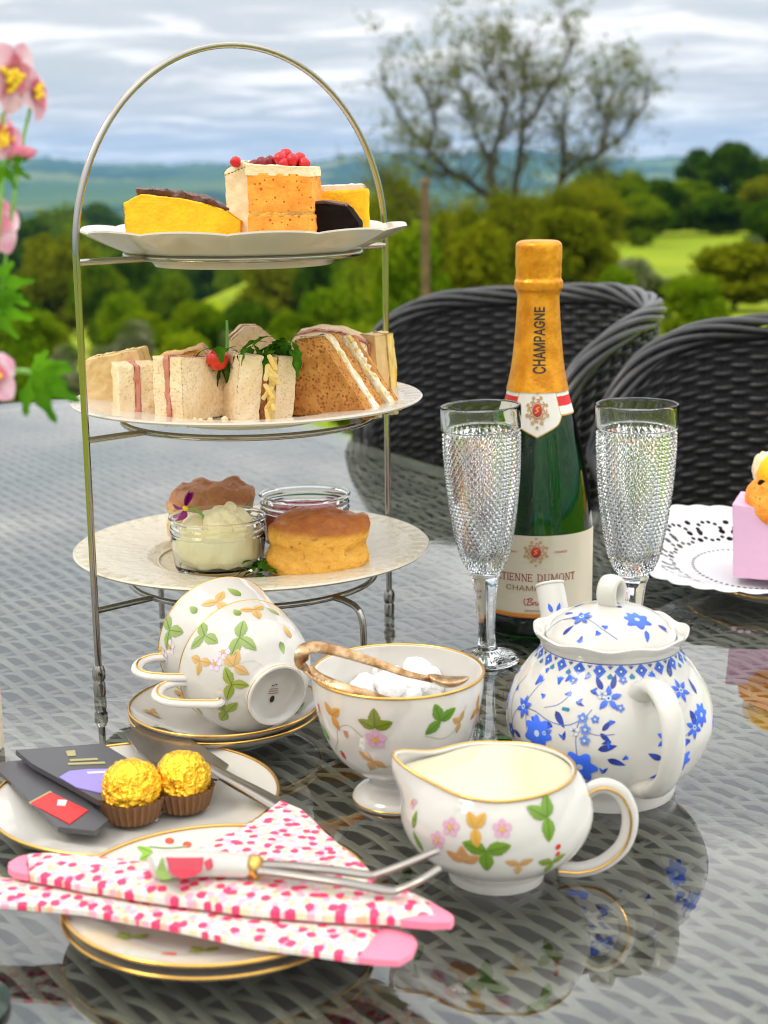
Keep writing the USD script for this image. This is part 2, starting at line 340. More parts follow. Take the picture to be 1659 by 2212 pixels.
def frame_from(z, x=None):
    """Rotation whose third column is z (and first close to x)."""
    z = np.asarray(z, float) / np.linalg.norm(z); x = np.array([1.0, 0, 0]) if x is None else np.asarray(x, float)
    x = x - z * (x @ z); x /= np.linalg.norm(x); return np.stack([x, np.cross(z, x), z], 1)
def sheet(poly, z0, thick, edge=0.006, zf=None):
    """A thin flat piece with an outline in xy; zf(xy) lifts it. Returns mesh and uv."""
    m = trimesh.creation.extrude_polygon(poly, thick, engine='earcut')
    v, f = trimesh.remesh.subdivide_to_size(m.vertices, m.faces, edge, max_iter=12)
    m = trimesh.Trimesh(v, f); m.merge_vertices(digits_vertex=7); v = np.array(m.vertices); uv = v[:, :2].copy()
    v[:, 2] += z0 + (zf(v[:, :2]) if zf is not None else 0)
    return trimesh.Trimesh(v, m.faces, process=False), uv

# ------------------------------------------------------------------ prints: flat shapes laid on turned surfaces
class Turned:
    """Outer surface of a lathe: point and normal at angle phi and arc length s, in the thing's own frame (placed at loc, turned by rot)."""
    def __init__(self, prof, loc=(0, 0, 0), rot=None):
        self.p = np.asarray(prof, float); d = np.diff(self.p, axis=0)
        self.s = np.concatenate([[0], np.cumsum(np.linalg.norm(d, axis=1))]); self.loc = np.asarray(loc, float); self.rot = np.eye(3) if rot is None else rot
    def at(self, phi, s):
        r = np.interp(s, self.s, self.p[:, 0]); z = np.interp(s, self.s, self.p[:, 1]); e = 0.0015
        dr = np.interp(s + e, self.s, self.p[:, 0]) - np.interp(s - e, self.s, self.p[:, 0]); dz = np.interp(s + e, self.s, self.p[:, 1]) - np.interp(s - e, self.s, self.p[:, 1])
        L = np.hypot(dr, dz) + 1e-12; nr, nz = dz / L, -dr / L
        return np.stack([r * np.sin(phi), -r * np.cos(phi), z], -1), np.stack([nr * np.sin(phi), -nr * np.cos(phi), nz], -1)
    def find(self, px, py, front=True):
        ph, s = np.meshgrid(np.linspace(-math.pi, math.pi, 361), np.linspace(0, self.s[-1], 160), indexing='ij')
        v, n = self.at(ph, s); v = v @ self.rot.T + self.loc; n = n @ self.rot.T
        q = proj(v.reshape(-1, 3)).reshape(*ph.shape, 2); e = np.hypot(q[..., 0] - px, q[..., 1] - py)
        e = np.where(np.einsum('...i,...i', n, EYE - v) > 0, e, 1e9); i = np.unravel_index(np.argmin(e), e.shape)
        return ph[i], s[i]
    def lay(self, pieces, where, scale=1.0, turn=0.0, off=0.00012):
        """pieces: [(polygon in mm, colour or (c0, c1) from base to tip)]; where = (phi, s). Returns vertices, faces, tints."""
        phi0, s0 = where; r0 = max(float(np.interp(s0, self.s, self.p[:, 0])), 0.004); V, F, T, k = [], [], [], 0
        c, sn = math.cos(turn), math.sin(turn)
        for i, (poly, col) in enumerate(pieces):
            for g in getattr(poly, 'geoms', [poly]):
                if g.is_empty or g.area < 1e-4: continue
                v, f = trimesh.creation.triangulate_polygon(g, engine='earcut')
                v3, f = trimesh.remesh.subdivide_to_size(np.c_[v, np.zeros(len(v))], f, 2.6 / max(scale, 0.3), max_iter=10)
                c0, c1 = (col, col) if np.ndim(col[0]) == 0 else col
                y = v3[:, 1]; t = np.clip((y - y.min()) / max(np.ptp(y), 1e-6), 0, 1)[:, None]
                u, w = (v3[:, 0] * c - v3[:, 1] * sn) * scale * 0.001, (v3[:, 0] * sn + v3[:, 1] * c) * scale * 0.001
                a, n = self.at(phi0 + u / r0, s0 + w)
                V.append(a + n * (off + 0.00006 * i)); F.append(f + k); T.append(np.asarray(c0) * (1 - t) + np.asarray(c1) * t); k += len(v3)
        return V, F, T
class Prints:
    def __init__(self): self.V, self.F, self.T, self.k = [], [], [], 0
    def add(self, vft):
        for v, f, t in zip(*vft):
            base = f.min() if len(f) else 0
            self.V.append(v); self.F.append(f - base + self.k); self.T.append(t); self.k += len(v)
    def build(self, parent, name, mat='print', label=None):
        m = trimesh.Trimesh(np.vstack(self.V), np.vstack(self.F), process=False)
        return part(parent, name, m, mat, smooth=True, tint=np.vstack(self.T) * (.78 if mat == 'print' else .9), label=label, kind='stuff')
def leaf_shape(L=9, W=5.5, teeth=5):
    t = np.linspace(0, 1, 6 * teeth + 1); w = W / 2 * np.sin(math.pi * t ** 0.8) ** 0.8
    saw = 1 - 0.20 * ((t * teeth * 1.2) % 1.0); l = np.c_[-w * saw, L * t]; r = np.c_[w * saw, L * t]
    return Polygon(np.vstack([l, r[::-1]])).buffer(0)
def turned(poly, deg, dx=0.0, dy=0.0): return affinity.translate(affinity.rotate(poly, deg, origin=(0, 0)), dx, dy)
GREEN, DGREEN, OCHRE, PINK, RED, BERRY = (0.16, 0.27, 0.02), (0.05, 0.12, 0.01), (0.62, 0.32, 0.08), (0.72, 0.40, 0.52), (0.60, 0.03, 0.015), (0.46, 0.17, 0.09)
def trefoil(size=1.0, c=GREEN, angles=(0, 115, -110), vein=DGREEN, c2=None, sizes=(1, 1, 1)):
    out = []
    for a, q in zip(angles, sizes):
        out.append((turned(leaf_shape(9 * size * q, 5.8 * size * q), a), (np.array(c) * 0.9, np.array(c2 or c) * 1.2)))
    for a, q in zip(angles, sizes):
        out.append((turned(LineString([(0, 0.3), (0, 7.6 * size * q)]).buffer(0.16), a), vein))
    return out
def flower(size=1.0, c=PINK, n=5, core=(0.70, 0.42, 0.03)):
    out = [(turned(Polygon(np.c_[2.0 * np.sin(np.linspace(0, 2 * math.pi, 20)), 3.0 + 2.3 * np.cos(np.linspace(0, 2 * math.pi, 20))]), 360 / n * i), (np.array(c) * 0.95 + 0.03, np.array(c))) for i in range(n)]
    out = [(affinity.scale(g, size, size, origin=(0, 0)), k) for g, k in out]
    out += [(turned(Point(0, 2.4 * size).buffer(0.28), 360 / n * (i + 0.5)), (0.30, 0.12, 0.12)) for i in range(n)]
    return out + [(Point(0, 0).buffer(1.35 * size), core)]
def star(size=1.0, c=(0.03, 0.13, 0.70), n=6):
    pet = Polygon([(0, 0.6), (1.3, 2.6), (1.1, 4.2), (0, 6.2), (-1.1, 4.2), (-1.3, 2.6)])
    out = [(affinity.scale(turned(pet, 360 / n * i), size, size, origin=(0, 0)), (np.array(c) * 0.75, np.array(c) * 1.5 + 0.02)) for i in range(n)]
    return out + [(Point(0, 0).buffer(1.3 * size), (0.55, 0.66, 0.80)), (Point(0, 0).buffer(0.55 * size), (0.02, 0.06, 0.35))]
def bloom(size=1.0, c=(0.03, 0.14, 0.75), n=9):
    pts = [(size * (5.2 + 0.9 * math.cos(n * a)) * math.cos(a), size * (5.2 + 0.9 * math.cos(n * a)) * math.sin(a)) for a in np.linspace(0, 2 * math.pi, 72, endpoint=False)]
    return [(Polygon(pts), (np.array(c) * 0.8, np.array(c) * 1.7 + 0.03)), (Point(0, 0).buffer(1.1 * size), (0.55, 0.66, 0.82))]
def bell(size=1.0, c=(0.03, 0.12, 0.68)):
    g = Polygon([(-0.5, 0), (0.5, 0), (1.3, 2.2), (2.6, 4.6), (1.3, 4.0), (0.6, 5.2), (0, 4.2), (-0.7, 5.2), (-1.2, 4.0), (-2.5, 4.7), (-1.4, 2.2)])
    return [(affinity.scale(g, size, size, origin=(0, 0)), (np.array(c) * 0.6, np.array(c) * 1.4))]
def petal_leaf(size=1.0, c=(0.03, 0.10, 0.55), W=2.6, L=6.5):
    return [(affinity.scale(leaf_shape(L, W, 1), size, size, origin=(0, 0)), (np.array(c) * 0.6, np.array(c) * 1.4))]
def stem(pts, w=0.22): return LineString(spline(np.asarray(pts, float), 24)).buffer(w)
def text_flat(text, h, bold=False):
    m = meshkit.text_mesh(text, h, depth=0.0001, bold=bold); b = m.bounds
    m.apply_translation([-(b[0, 0] + b[1, 0]) / 2, 0, 0]); return m
# ------------------------------------------------------------------ the land
GROUND = -0.74
def sstep(x, a, b):
    t = np.clip((np.asarray(x, float) - a) / (b - a), 0, 1); return t * t * (3 - 2 * t)
def land(x, y):
    x, y = np.asarray(x, float), np.asarray(y, float); d = np.hypot(x, y)
    az = np.degrees(np.arctan2(x, np.maximum(y, 1e-3)))
    right = sstep(az, 1.0, 7.5)
    fall = np.interp(d, [0, 4, 12, 40, 90, 200, 600, 1500, 3000], [0, 0, 0.75, 3.6, 8.5, 17, 34, 46, 48])
    hold = np.interp(d, [0, 4, 12, 40, 90, 140, 300, 600, 1500, 3000], [0, 0, 0.35, 1.55, 2.2, 3.2, 12, 30, 46, 48])
    z = GROUND - (fall * (1 - right) + hold * right)
    z = z + np.where(y > 0, sstep(d, 2200, 5200), 0.3 * sstep(d, 2200, 5200)) * (80 + 18 * np.sin(az * 0.33 + 0.6) + 9 * np.sin(az * 1.1 + 2.0) + 14 * np.exp(-((az + 8.6) / 1.0) ** 2))
    rough_ = (meshkit.fbm(np.stack([x * 0.05, y * 0.05, x * 0], -1), 3, 5) - 0.5) * sstep(d, 10, 60) * np.interp(d, [0, 60, 2000, 5000], [0, 0.8, 6, 24])
    return z + rough_
def polar_sheet(d0, d1, nd, na, centre=False):
    dd = np.geomspace(d0, d1, nd); an = np.concatenate([np.linspace(-18, 18, na, endpoint=False), np.linspace(18, 342, 60, endpoint=False)])
    A, R = np.meshgrid(np.radians(an), dd, indexing='ij'); X, Y = R * np.sin(A), R * np.cos(A)
    V = np.stack([X, Y, land(X, Y)], -1).reshape(-1, 3); n = len(an)
    i = np.arange(n)[:, None]; j = np.arange(nd - 1)[None]; i2 = (i + 1) % n
    a, b, c, d = i * nd + j, i2 * nd + j, i2 * nd + j + 1, i * nd + j + 1
    F = np.stack([a, c, b, a, d, c], -1).reshape(-1, 3)
    if centre:
        V = np.vstack([V, [0, 0, GROUND]]); k = len(V) - 1; F = np.vstack([F, [[k, int(q) * nd, int((q + 1) % n) * nd] for q in range(n)]])
        F[-n:] = F[-n:, [0, 2, 1]]
    return trimesh.Trimesh(V, F, process=False)
MATS['grass_land'] = usdkit.material(stage, '/World/Looks/grass_land', {
    'g': ('geometry', {}), 'n': ('noise_texture', {'scale': 0.06, 'detail': 5.0}), 'r': ('rgb_ramp', {'ramp': [(0.3, (0.16, 0.23, 0.003)), (0.5, (0.22, 0.29, 0.004)), (0.7, (0.29, 0.34, 0.005))]}),
    'p': ('principled_bsdf', {'roughness': 0.9, 'specular_ior_level': 0.1})}, [('g.position', 'n.vector'), ('n.fac', 'r.fac'), ('r.color', 'p.base_color')], surface='p.BSDF')
MATS['hill_land'] = usdkit.material(stage, '/World/Looks/hill_land', {
    'g': ('geometry', {}), 'mp': ('mapping', {'scale': (0.0045, 0.0022, 0.0)}), 'v': ('voronoi_texture', {'scale': 1.0, 'feature': 'f1', 'dimensions': '2D'}), 'x': ('separate_xyz', {}),
    'r': ('rgb_ramp', {'ramp': [(0.0, (0.014, 0.045, 0.018)), (0.35, (0.03, 0.075, 0.02)), (0.6, (0.055, 0.11, 0.025)), (0.85, (0.11, 0.16, 0.04)), (1.0, (0.16, 0.18, 0.07))]}),
    'p': ('principled_bsdf', {'roughness': 1.0, 'specular_ior_level': 0.0})}, [('g.position', 'mp.vector'), ('mp.vector', 'v.vector'), ('v.color', 'x.vector'), ('x.x', 'r.fac'), ('r.color', 'p.base_color')], surface='p.BSDF')
def setting(name, mesh, mat, smooth=True):
    keys(stage.GetPrimAtPath(part('/World', name, mesh, mat, smooth)), kind='structure')
setting('ground', polar_sheet(0.6, 1000, 60, 150, True), 'grass_land')
setting('hills', polar_sheet(1000, 7200, 60, 220), 'hill_land')

# ------------------------------------------------------------------ trees and bushes
def leaf_cards(c, n, size, r_, seed, flat=0.35):
    """n leaf-clump faces on and in the lumps c = [(x, y, z, radius)]."""
    g = np.random.default_rng(seed); c = np.asarray(c, float); w = c[:, 3] ** 2; k = g.choice(len(c), n, p=w / w.sum())
    d = g.normal(size=(n, 3)); d /= np.linalg.norm(d, axis=1, keepdims=True)
    p = c[k, :3] + d * (c[k, 3] * (0.55 + 0.75 * g.random(n) ** 0.9))[:, None] * [1.0, 1.0, 0.85]
    a = d + g.normal(size=(n, 3)) * 0.7; a /= np.linalg.norm(a, axis=1, keepdims=True)
    u = np.cross(a, g.normal(size=(n, 3))); u /= np.linalg.norm(u, axis=1, keepdims=True); v = np.cross(a, u)
    s = size * (0.5 + g.random(n))[:, None]
    V = np.stack([p - u * s, p + v * s * 0.55, p + u * s, p - v * s * 0.55], 1).reshape(-1, 3); i = np.arange(n)[:, None] * 4
    return V, np.vstack([i + [0, 1, 2], i + [0, 2, 3]])
def lumps(seed, n, w, h, z0):
    g = np.random.default_rng(seed); out = []
    for _ in range(n):
        t = g.random(); z = z0 + (h - z0) * t; R = w * 0.5 * math.sin(math.pi * (0.12 + 0.80 * t)) ** 0.7
        a, q = g.random() * 6.283, math.sqrt(g.random()) * R * 0.75
        out.append((q * math.cos(a), q * math.sin(a), z, w * (0.09 + 0.12 * g.random())))
    return out
def make_tree(name, label, catg, leaf, seed, w=1.0, h=1.0, z0=0.25, nl=38, cards=8500, size=0.036, group=None, trunk=0.035):
    t = thing(name, label, catg, (0, 0, -300), group=group)
    L = lumps(seed, nl, w, h, z0); V, F = leaf_cards(L, cards, size, 0, seed + 1)
    cores = cat([rough(xf(trimesh.creation.icosphere(2, r * 0.55), (x, y, z)), r * 0.3, 2.2 / r, seed + i) for i, (x, y, z, r) in enumerate(L)])
    part(t, 'crown', cat(trimesh.Trimesh(V, F, process=False), cores), leaf, smooth=False)
    tr = [tube([(0, 0, -0.1), (0.01, 0, z0), (0.0, 0.02, h * 0.75)], [trunk, trunk * 0.8, trunk * 0.2], 7)]
    g = np.random.default_rng(seed)
    for x, y, z, r in L[:8]: tr.append(tube([(0, 0, max(z * 0.55, z0 * 0.5)), (x * 0.5, y * 0.5, z * 0.8), (x, y, z)], [trunk * 0.5, trunk * 0.35, trunk * 0.15], 5))
    part(t, 'trunk', cat(tr), 'bark'); return t
PROTO = {}
KINDS = {'dark': ('leaf_dark', 11, dict(z0=0.18)), 'mid': ('leaf_mid', 23, dict(z0=0.2)), 'bright': ('leaf_bright', 37, dict(z0=0.12)), 'olive': ('leaf_olive', 41, dict(z0=0.2)),
         'pale': ('leaf_pale', 59, dict(z0=0.1, nl=20)), 'willow': ('leaf_olive', 67, dict(z0=0.05, nl=46, cards=9000, size=0.026))}
def plant(kind, px, top, wpx, dist, label, name=None, catg='tree', group=None, sink=0.0, deep=1.0):
    """A tree or bush standing on the land in the direction px, as wide as wpx and reaching up to the sight line top."""
    p = D(px, top, dist); x, y = p[0], p[1]; base = float(land(x, y)) - sink; h = max(p[2] - base, 0.3); w = wpx / FPX * dist
    name = name or ('tree' if catg == 'tree' else 'bush'); key = (kind, name); rz = rotz((px * 7.3) % 6.28)
    if key not in PROTO:
        leaf, seed, kw = KINDS[kind]; PROTO[key] = make_tree(name, label, catg, leaf, seed, group=group, **kw)
        pr = stage.GetPrimAtPath(PROTO[key]); UsdGeom.Xformable(pr).GetOrderedXformOps()[0].Set(mtx((x, y, base), rz @ np.diag([w * 1.05, w * 1.05 * deep, h])))
    else: again(PROTO[key], label, (x, y, base), rz @ np.diag([w * 1.05, w * 1.05 * deep, h]), group=group)
WOOD = 'trees of the valley wood'
wl = 'leafy tree among many in the valley wood on the left'
for kind, px, top, w, d in [('dark', 10, 470, 150, 260), ('mid', 120, 468, 150, 240), ('dark', 210, 462, 170, 300), ('dark', 330, 470, 160, 280), ('mid', 430, 478, 140, 230), ('dark', 520, 480, 150, 240), ('mid', 610, 478, 150, 220),
                            ('dark', 700, 470, 160, 210), ('mid', 790, 460, 150, 200), ('dark', 60, 500, 170, 150), ('mid', 185, 505, 160, 140), ('mid', 345, 530, 120, 130), ('dark', 450, 540, 120, 120), ('mid', 520, 570, 110, 110),
                            ('dark', 640, 540, 150, 115), ('olive', 720, 535, 140, 105)]:
    plant(kind, px, top, w, d, wl, group=WOOD)
plant('olive', 115, 546, 210, 62, 'round olive green tree left of the cake stand above a dark gap in the wood')
plant('dark', 280, 568, 150, 66, 'round dark green tree seen between the top and middle tiers, leftmost there')
plant('mid', 205, 575, 120, 58, 'mid green tree directly behind the left leg of the cake stand')
plant('mid', 360, 610, 120, 60, 'small round tree below the top plate, left of the pale meadow strip')
plant('olive', 590, 585, 190, 58, 'broad olive green tree in the middle between the top and middle tiers')
plant('dark', 690, 560, 120, 56, 'dark tree between the olive tree and the right leg of the cake stand')
plant('bright', 765, 588, 150, 40, 'bright yellow green tree beside the left end of the wicker chair back')
plant('dark', 20, 640, 170, 48, 'dark green tree low at the left edge behind the vase', sink=0.3)
plant('dark', 515, 668, 140, 45, 'dark shrubby tree right of the meadow strip below the olive tree')
bush = dict(catg='bush')
plant('bright', 65, 690, 190, 20, 'bright yellow green bush at the far left beyond the table end', **bush)
plant('bright', 270, 650, 110, 30, 'bright green bush behind the leftmost sandwich', **bush)
plant('mid', 300, 690, 150, 21, 'mid green bush above the left sandwiches', **bush)
plant('mid', 430, 668, 150, 24, 'round green bush left of the salad stalk', **bush)
plant('dark', 545, 672, 150, 23, 'dark green bush behind the salad', **bush)
plant('mid', 640, 690, 130, 19, 'green bush behind the topmost sandwich piece', **bush)
plant('bright', 725, 640, 170, 21, 'bright green bush touching the left edge of the wicker chair', **bush)
plant('pale', 265, 722, 150, 13, 'cream flowered bush right of the left stand leg', **bush)
plant('pale', 150, 770, 120, 12, 'pale flowering bush beside the cut green leaf', **bush)
plant('bright', 400, 735, 140, 12, 'light green bush just above the ham sandwiches', **bush)
plant('pale', 480, 742, 70, 12, 'small pale flowering bush left of the tomato', **bush)
plant('mid', 60, 800, 160, 9, 'low green bush at the left end of the table', **bush)
plant('bright', 560, 745, 160, 10, 'low light bush hidden behind the salad and sandwiches', **bush)
plant('bright', 760, 720, 130, 10, 'low bright bush behind the right side of the sandwich plate', **bush)
# right side: willow thicket, field edge, tree line
plant('willow', 850, 400, 190, 46, 'thin yellowish thicket of willow left of the wooden post', name='willow', deep=0.6)
plant('willow', 990, 455, 230, 34, 'tangled olive willow thicket right of the wooden post', name='willow', deep=0.6)
plant('willow', 1110, 425, 260, 36, 'dense olive willow clump at the foot of the bare tree', name='willow', deep=0.6)
plant('willow', 1250, 405, 230, 37, 'olive willow clump right of the bottle top', name='willow', deep=0.6)
plant('bright', 885, 520, 190, 15, 'bright leafy bush behind the chair left of the post foot', **bush)
plant('olive', 1030, 530, 190, 16, 'olive bush right of the post behind the chair back', **bush)
plant('olive', 1230, 480, 210, 24, 'wide olive bush right behind the gold bottle top', **bush)
plant('mid', 1345, 385, 130, 62, 'mid green tree at the left end of the right hand tree line')
plant('bright', 1290, 378, 130, 70, 'light green tree right of the bare tree')
plant('dark', 1425, 400, 130, 66, 'dark green tree left of the tall oaks on the right')
plant('mid', 1390, 430, 120, 56, 'small green tree at the left top of the bright field')
plant('dark', 1508, 338, 95, 120, 'small dark tree standing on the skyline at the right')
plant('dark', 1585, 326, 150, 90, 'tall dark tree with the highest crown of the right tree line')
plant('mid', 1655, 352, 120, 92, 'green tree cut by the right picture edge on the skyline')
plant('mid', 1490, 400, 130, 72, 'round mid green tree above the bright field')
plant('olive', 1640, 400, 110, 70, 'olive tree under the skyline at the right edge')
plant('dark', 1555, 430, 170, 66, 'dark spreading tree just above the bright field')
plant('dark', 1660, 444, 130, 46, 'dark round tree at the right edge beside the bright field')
plant('pale', 1395, 578, 150, 16, 'white blossoming bush above the meeting point of the two chairs', **bush)
plant('bright', 1330, 590, 110, 15, 'light green bush left of the white blossom', **bush)
plant('olive', 1590, 545, 240, 20, 'olive green bush with pale tops above the right chair', **bush)
plant('pale', 1640, 530, 90, 22, 'whitish flowering bush at the right edge over the right chair', **bush)
plant('bright', 1500, 610, 170, 14, 'bright green bush right behind the rim of the right chair', **bush)

a_, b_, c_, d_ = D(385, 676, 54), D(470, 694, 52), D(590, 626, 72), D(548, 604, 76)
g_ = np.linspace(0, 1, 9); top_ = np.array([[(a_ * (1 - u) + d_ * u) * (1 - w) + (b_ * (1 - u) + c_ * u) * w + np.array([0, 0, .35 * math.sin(math.pi * w) - 4.5 * (abs(2 * w - 1) > .99) - 4.5 * (abs(2 * u - 1) > .99)]) for w in g_] for u in g_]).reshape(-1, 3)
i_ = (np.arange(8)[:, None] * 9 + np.arange(8)[None]).ravel(); setting('meadow', trimesh.Trimesh(top_, np.vstack([np.c_[i_, i_ + 10, i_ + 9], np.c_[i_, i_ + 1, i_ + 10]])[:, ::-1], process=False), 'grass_land')

# the tall half bare tree: limbs drawn along sight lines at its own distance, twigs grown from them
def bare_tree(dist=40.0):
    g = np.random.default_rng(5); t = thing('bare_tree', 'tall half bare tree with several crooked stems and sparse spring leaves', 'tree', tuple(D(1110, 640, dist)))
    org = D(1110, 640, dist); mm = dist / FPX; tubes, leaves = [], []
    limbs = [([(1062, 640), (1058, 520), (1066, 430), (1060, 340), (1085, 260), (1092, 180), (1078, 90)], 13), ([(1064, 430), (1020, 395), (975, 365), (925, 312), (880, 250), (838, 175), (825, 120)], 9),
             ([(1125, 640), (1118, 500), (1112, 420), (1122, 330), (1128, 240), (1132, 140), (1142, 45)], 12), ([(1126, 270), (1160, 215), (1195, 150), (1232, 70), (1215, -10)], 7),
             ([(1196, 640), (1190, 500), (1205, 405), (1245, 350), (1300, 318), (1350, 268), (1392, 205), (1404, 140)], 10), ([(1205, 405), (1218, 340), (1212, 270), (1190, 210), (1205, 160)], 7),
             ([(1060, 340), (1030, 280), (1010, 210), (985, 130), (990, 70)], 6), ([(975, 365), (930, 370), (890, 340), (850, 330)], 5), ([(1300, 318), (1310, 250), (1290, 190), (1310, 150)], 5),
             ([(1092, 200), (1060, 150), (1045, 80), (1060, 20)], 5), ([(925, 312), (940, 240), (915, 170), (905, 100)], 5), ([(1350, 268), (1370, 210), (1345, 150)], 4), ([(960, 640), (985, 520), (1040, 470), (1110, 455)], 5),
             ([(1270, 560), (1278, 470), (1282, 400), (1300, 350)], 6), ([(880, 560), (905, 470), (850, 420), (800, 400)], 4)]
    def grow(p, d, L, r, lev):
        n = 5; pts = [p]
        for _ in range(n):
            d = d + g.normal(size=3) * 0.22 + np.array([0, 0, 0.06]); d /= np.linalg.norm(d); pts.append(pts[-1] + d * L / n)
        tubes.append(tube(pts, np.linspace(r, r * 0.35, n + 1), 4, caps=False))
        if lev <= 1:
            for q in pts[1:]:
                if g.random() < 0.9: leaves.append((*q, 0.10 + 0.14 * g.random()))
        if lev > 0:
            for _ in range(2):
                i = g.integers(1, n + 1); e = d + g.normal(size=3) * 0.75; grow(pts[i], e / np.linalg.norm(e), L * 0.55, r * 0.55, lev - 1)
    for pl, r in limbs:
        ph = np.cumsum(g.normal(size=len(pl))) * 0.35
        pts = spline(np.array([D(x, y if y > 430 else 430 - (430 - y) * .90, dist + o) - org for (x, y), o in zip(pl, ph)]), 26)
        rr = np.linspace(r, r * 0.25, len(pts)) * mm * .82; tubes.append(tube(pts, rr, 7))
        start = 8 if pl[0][1] > 600 else 3
        for i in range(start, len(pts)):
            for _ in range(2):
                if g.random() < 0.60:
                    d = np.array([g.normal() * 0.8, g.normal() * 0.7, 0.55]); d = d / np.linalg.norm(d) + (pts[i] - pts[i - 1]) / np.linalg.norm(pts[i] - pts[i - 1]) * 0.5
                    grow(pts[i], d / np.linalg.norm(d), (50 + 55 * g.random()) * mm, rr[i] * 0.42, 2)
    part(t, 'trunk', cat(tubes), 'bark')
    V, F = leaf_cards(leaves, min(9000, 4 * len(leaves)), 0.056, 0, 3)
    part(t, 'crown', trimesh.Trimesh(V, F, process=False), 'leaf_spring', smooth=False)
bare_tree()
pp = D(918, 402, 12.0); pz = float(land(pp[0], pp[1]))
t = thing('wooden_post', 'thin weathered wooden post rising behind the wicker chair', 'post', (pp[0], pp[1], pz))
part(t, 'shaft', xf(rough(rbox((0.062, 0.062, pp[2] - pz), 0.006), 0.002, 20), (0, 0, (pp[2] - pz) / 2)), 'post_wood')
part(t, 'cap', lathe([(0, 0), (0.035, 0), (0.042, 0.02), (0.03, 0.05), (0, 0.06)], 20), 'post_wood'); stage.GetPrimAtPath(t + '/cap').GetAttribute('points')
UsdGeom.Xformable(stage.GetPrimAtPath(t + '/cap')).AddTranslateOp().Set(Gf.Vec3d(0, 0, pp[2] - pz))

# ------------------------------------------------------------------ the table: woven top under a sheet of glass
EX, EY = np.array([0.862, 0.507, 0]), np.array([-0.507, 0.862, 0])
TC = np.array([-0.252, 1.482, 0]); TR = np.stack([EX, EY, [0, 0, 1]], 1); TW, TL = 0.57, 1.18
table = thing('garden_table', 'large rattan garden table with a mirroring glass top', 'table', (TC[0], TC[1], GROUND), TR)
top = sbox(-TW + .09, -TL + .09, TW - .09, TL - .09).buffer(.09, quad_segs=10)
H0 = -GROUND
b = np.array(top.exterior.coords)[:-1]
v2, f2 = trimesh.creation.triangulate_polygon(top, engine='earcut')
gv = np.vstack([np.c_[v2, np.full(len(v2), H0)], np.c_[b, np.full(len(b), H0)], np.c_[b, np.full(len(b), H0 - .006)]]); nb = len(b); o = len(v2)
nrm = np.cross(gv[f2[:, 1]] - gv[f2[:, 0]], gv[f2[:, 2]] - gv[f2[:, 0]]); f2 = np.where((nrm[:, 2] < 0)[:, None], f2[:, ::-1], f2)
ccw = top.exterior.is_ccw
side = np.array([[o + i, o + nb + i, o + nb + (i + 1) % nb] for i in range(nb)] + [[o + i, o + nb + (i + 1) % nb, o + (i + 1) % nb] for i in range(nb)])
gf = np.vstack([f2, side if ccw else side[:, ::-1]])
part(table, 'glass_top', trimesh.Trimesh(gv, gf, process=False), 'table_glass', smooth=False)
inner = top.buffer(-.012)
part(table, 'frame', xf(trimesh.creation.extrude_polygon(top.buffer(-.004).difference(top.buffer(-.04)), .05, engine='earcut'), (0, 0, H0 - .058)), 'table_strand')
part(table, 'backing', xf(trimesh.creation.extrude_polygon(inner, .004, engine='earcut'), (0, 0, H0 - .028)), 'table_core')
ang = math.radians(-47) - math.atan2(EX[1], EX[0]); sd = np.array([math.cos(ang), math.sin(ang)]); sn = np.array([-sd[1], sd[0]])
def ribbon(p, z, w, side2):
    n = len(p); V = []
    for k, dz in ((-1, -.0012), (-.5, 0.0), (.5, 0.0), (1, -.0012)): V.append(np.c_[p + side2 * (w / 2 * k), z + dz])
    V = np.stack(V, 1).reshape(-1, 3); i = np.arange(n - 1)[:, None] * 4; j = np.arange(3)[None]
    a, b_, c, d = i + j, i + j + 1, i + 5 + j, i + 4 + j
    return trimesh.Trimesh(V, np.stack([a, c, b_, a, d, c], -1).reshape(-1, 3), process=False)
pitch, stake, k = 0.0080, 0.038, 0
for off in np.arange(-1.4, 1.4, pitch):
    seg = LineString([sn * off - sd * 3, sn * off + sd * 3]).intersection(inner)
    k += 1
    if seg.is_empty or seg.length < .02: continue
    q0, q1 = np.array(seg.coords[0]), np.array(seg.coords[-1]); t0, t1 = q0 @ sd, q1 @ sd
    ts = np.arange(t0, t1, stake / 4); ts = ts if len(ts) > 1 else np.array([t0, t1])
    z = H0 - .0112 + .0036 * np.cos(math.pi * (ts / stake + k)) + .0005 * rng.normal(size=len(ts)).cumsum() / np.sqrt(np.arange(1, len(ts) + 1))
    wob = .0010 * np.sin(ts * 9 + rng.random() * 6)
    part(table, 'strand', ribbon(sn * off + sd * ts[:, None] + sn * wob[:, None], z, .0058 + .0010 * rng.random(), sn), 'table_strand', smooth=True)
for off in np.arange(-1.4, 1.4, stake):
    seg = LineString([sd * off - sn * 3, sd * off + sn * 3]).intersection(inner)
    if seg.is_empty or seg.length < .02: continue
    q0, q1 = np.array(seg.coords[0]), np.array(seg.coords[-1]); t0, t1 = sorted((q0 @ sn, q1 @ sn))
    ts = np.linspace(t0, t1, 40); part(table, 'stake', ribbon(sd * off + sn * ts[:, None], np.full(40, H0 - .0122), .005, sd), 'table_strand', smooth=True)
for sx in (-1, 1):
    for sy in (-1, 1): part(table, 'leg', xf(rbox((.08, .08, H0 - .06), .01, 3), (sx * (TW - .06), sy * (TL - .06), (H0 - .06) / 2)), 'wicker')

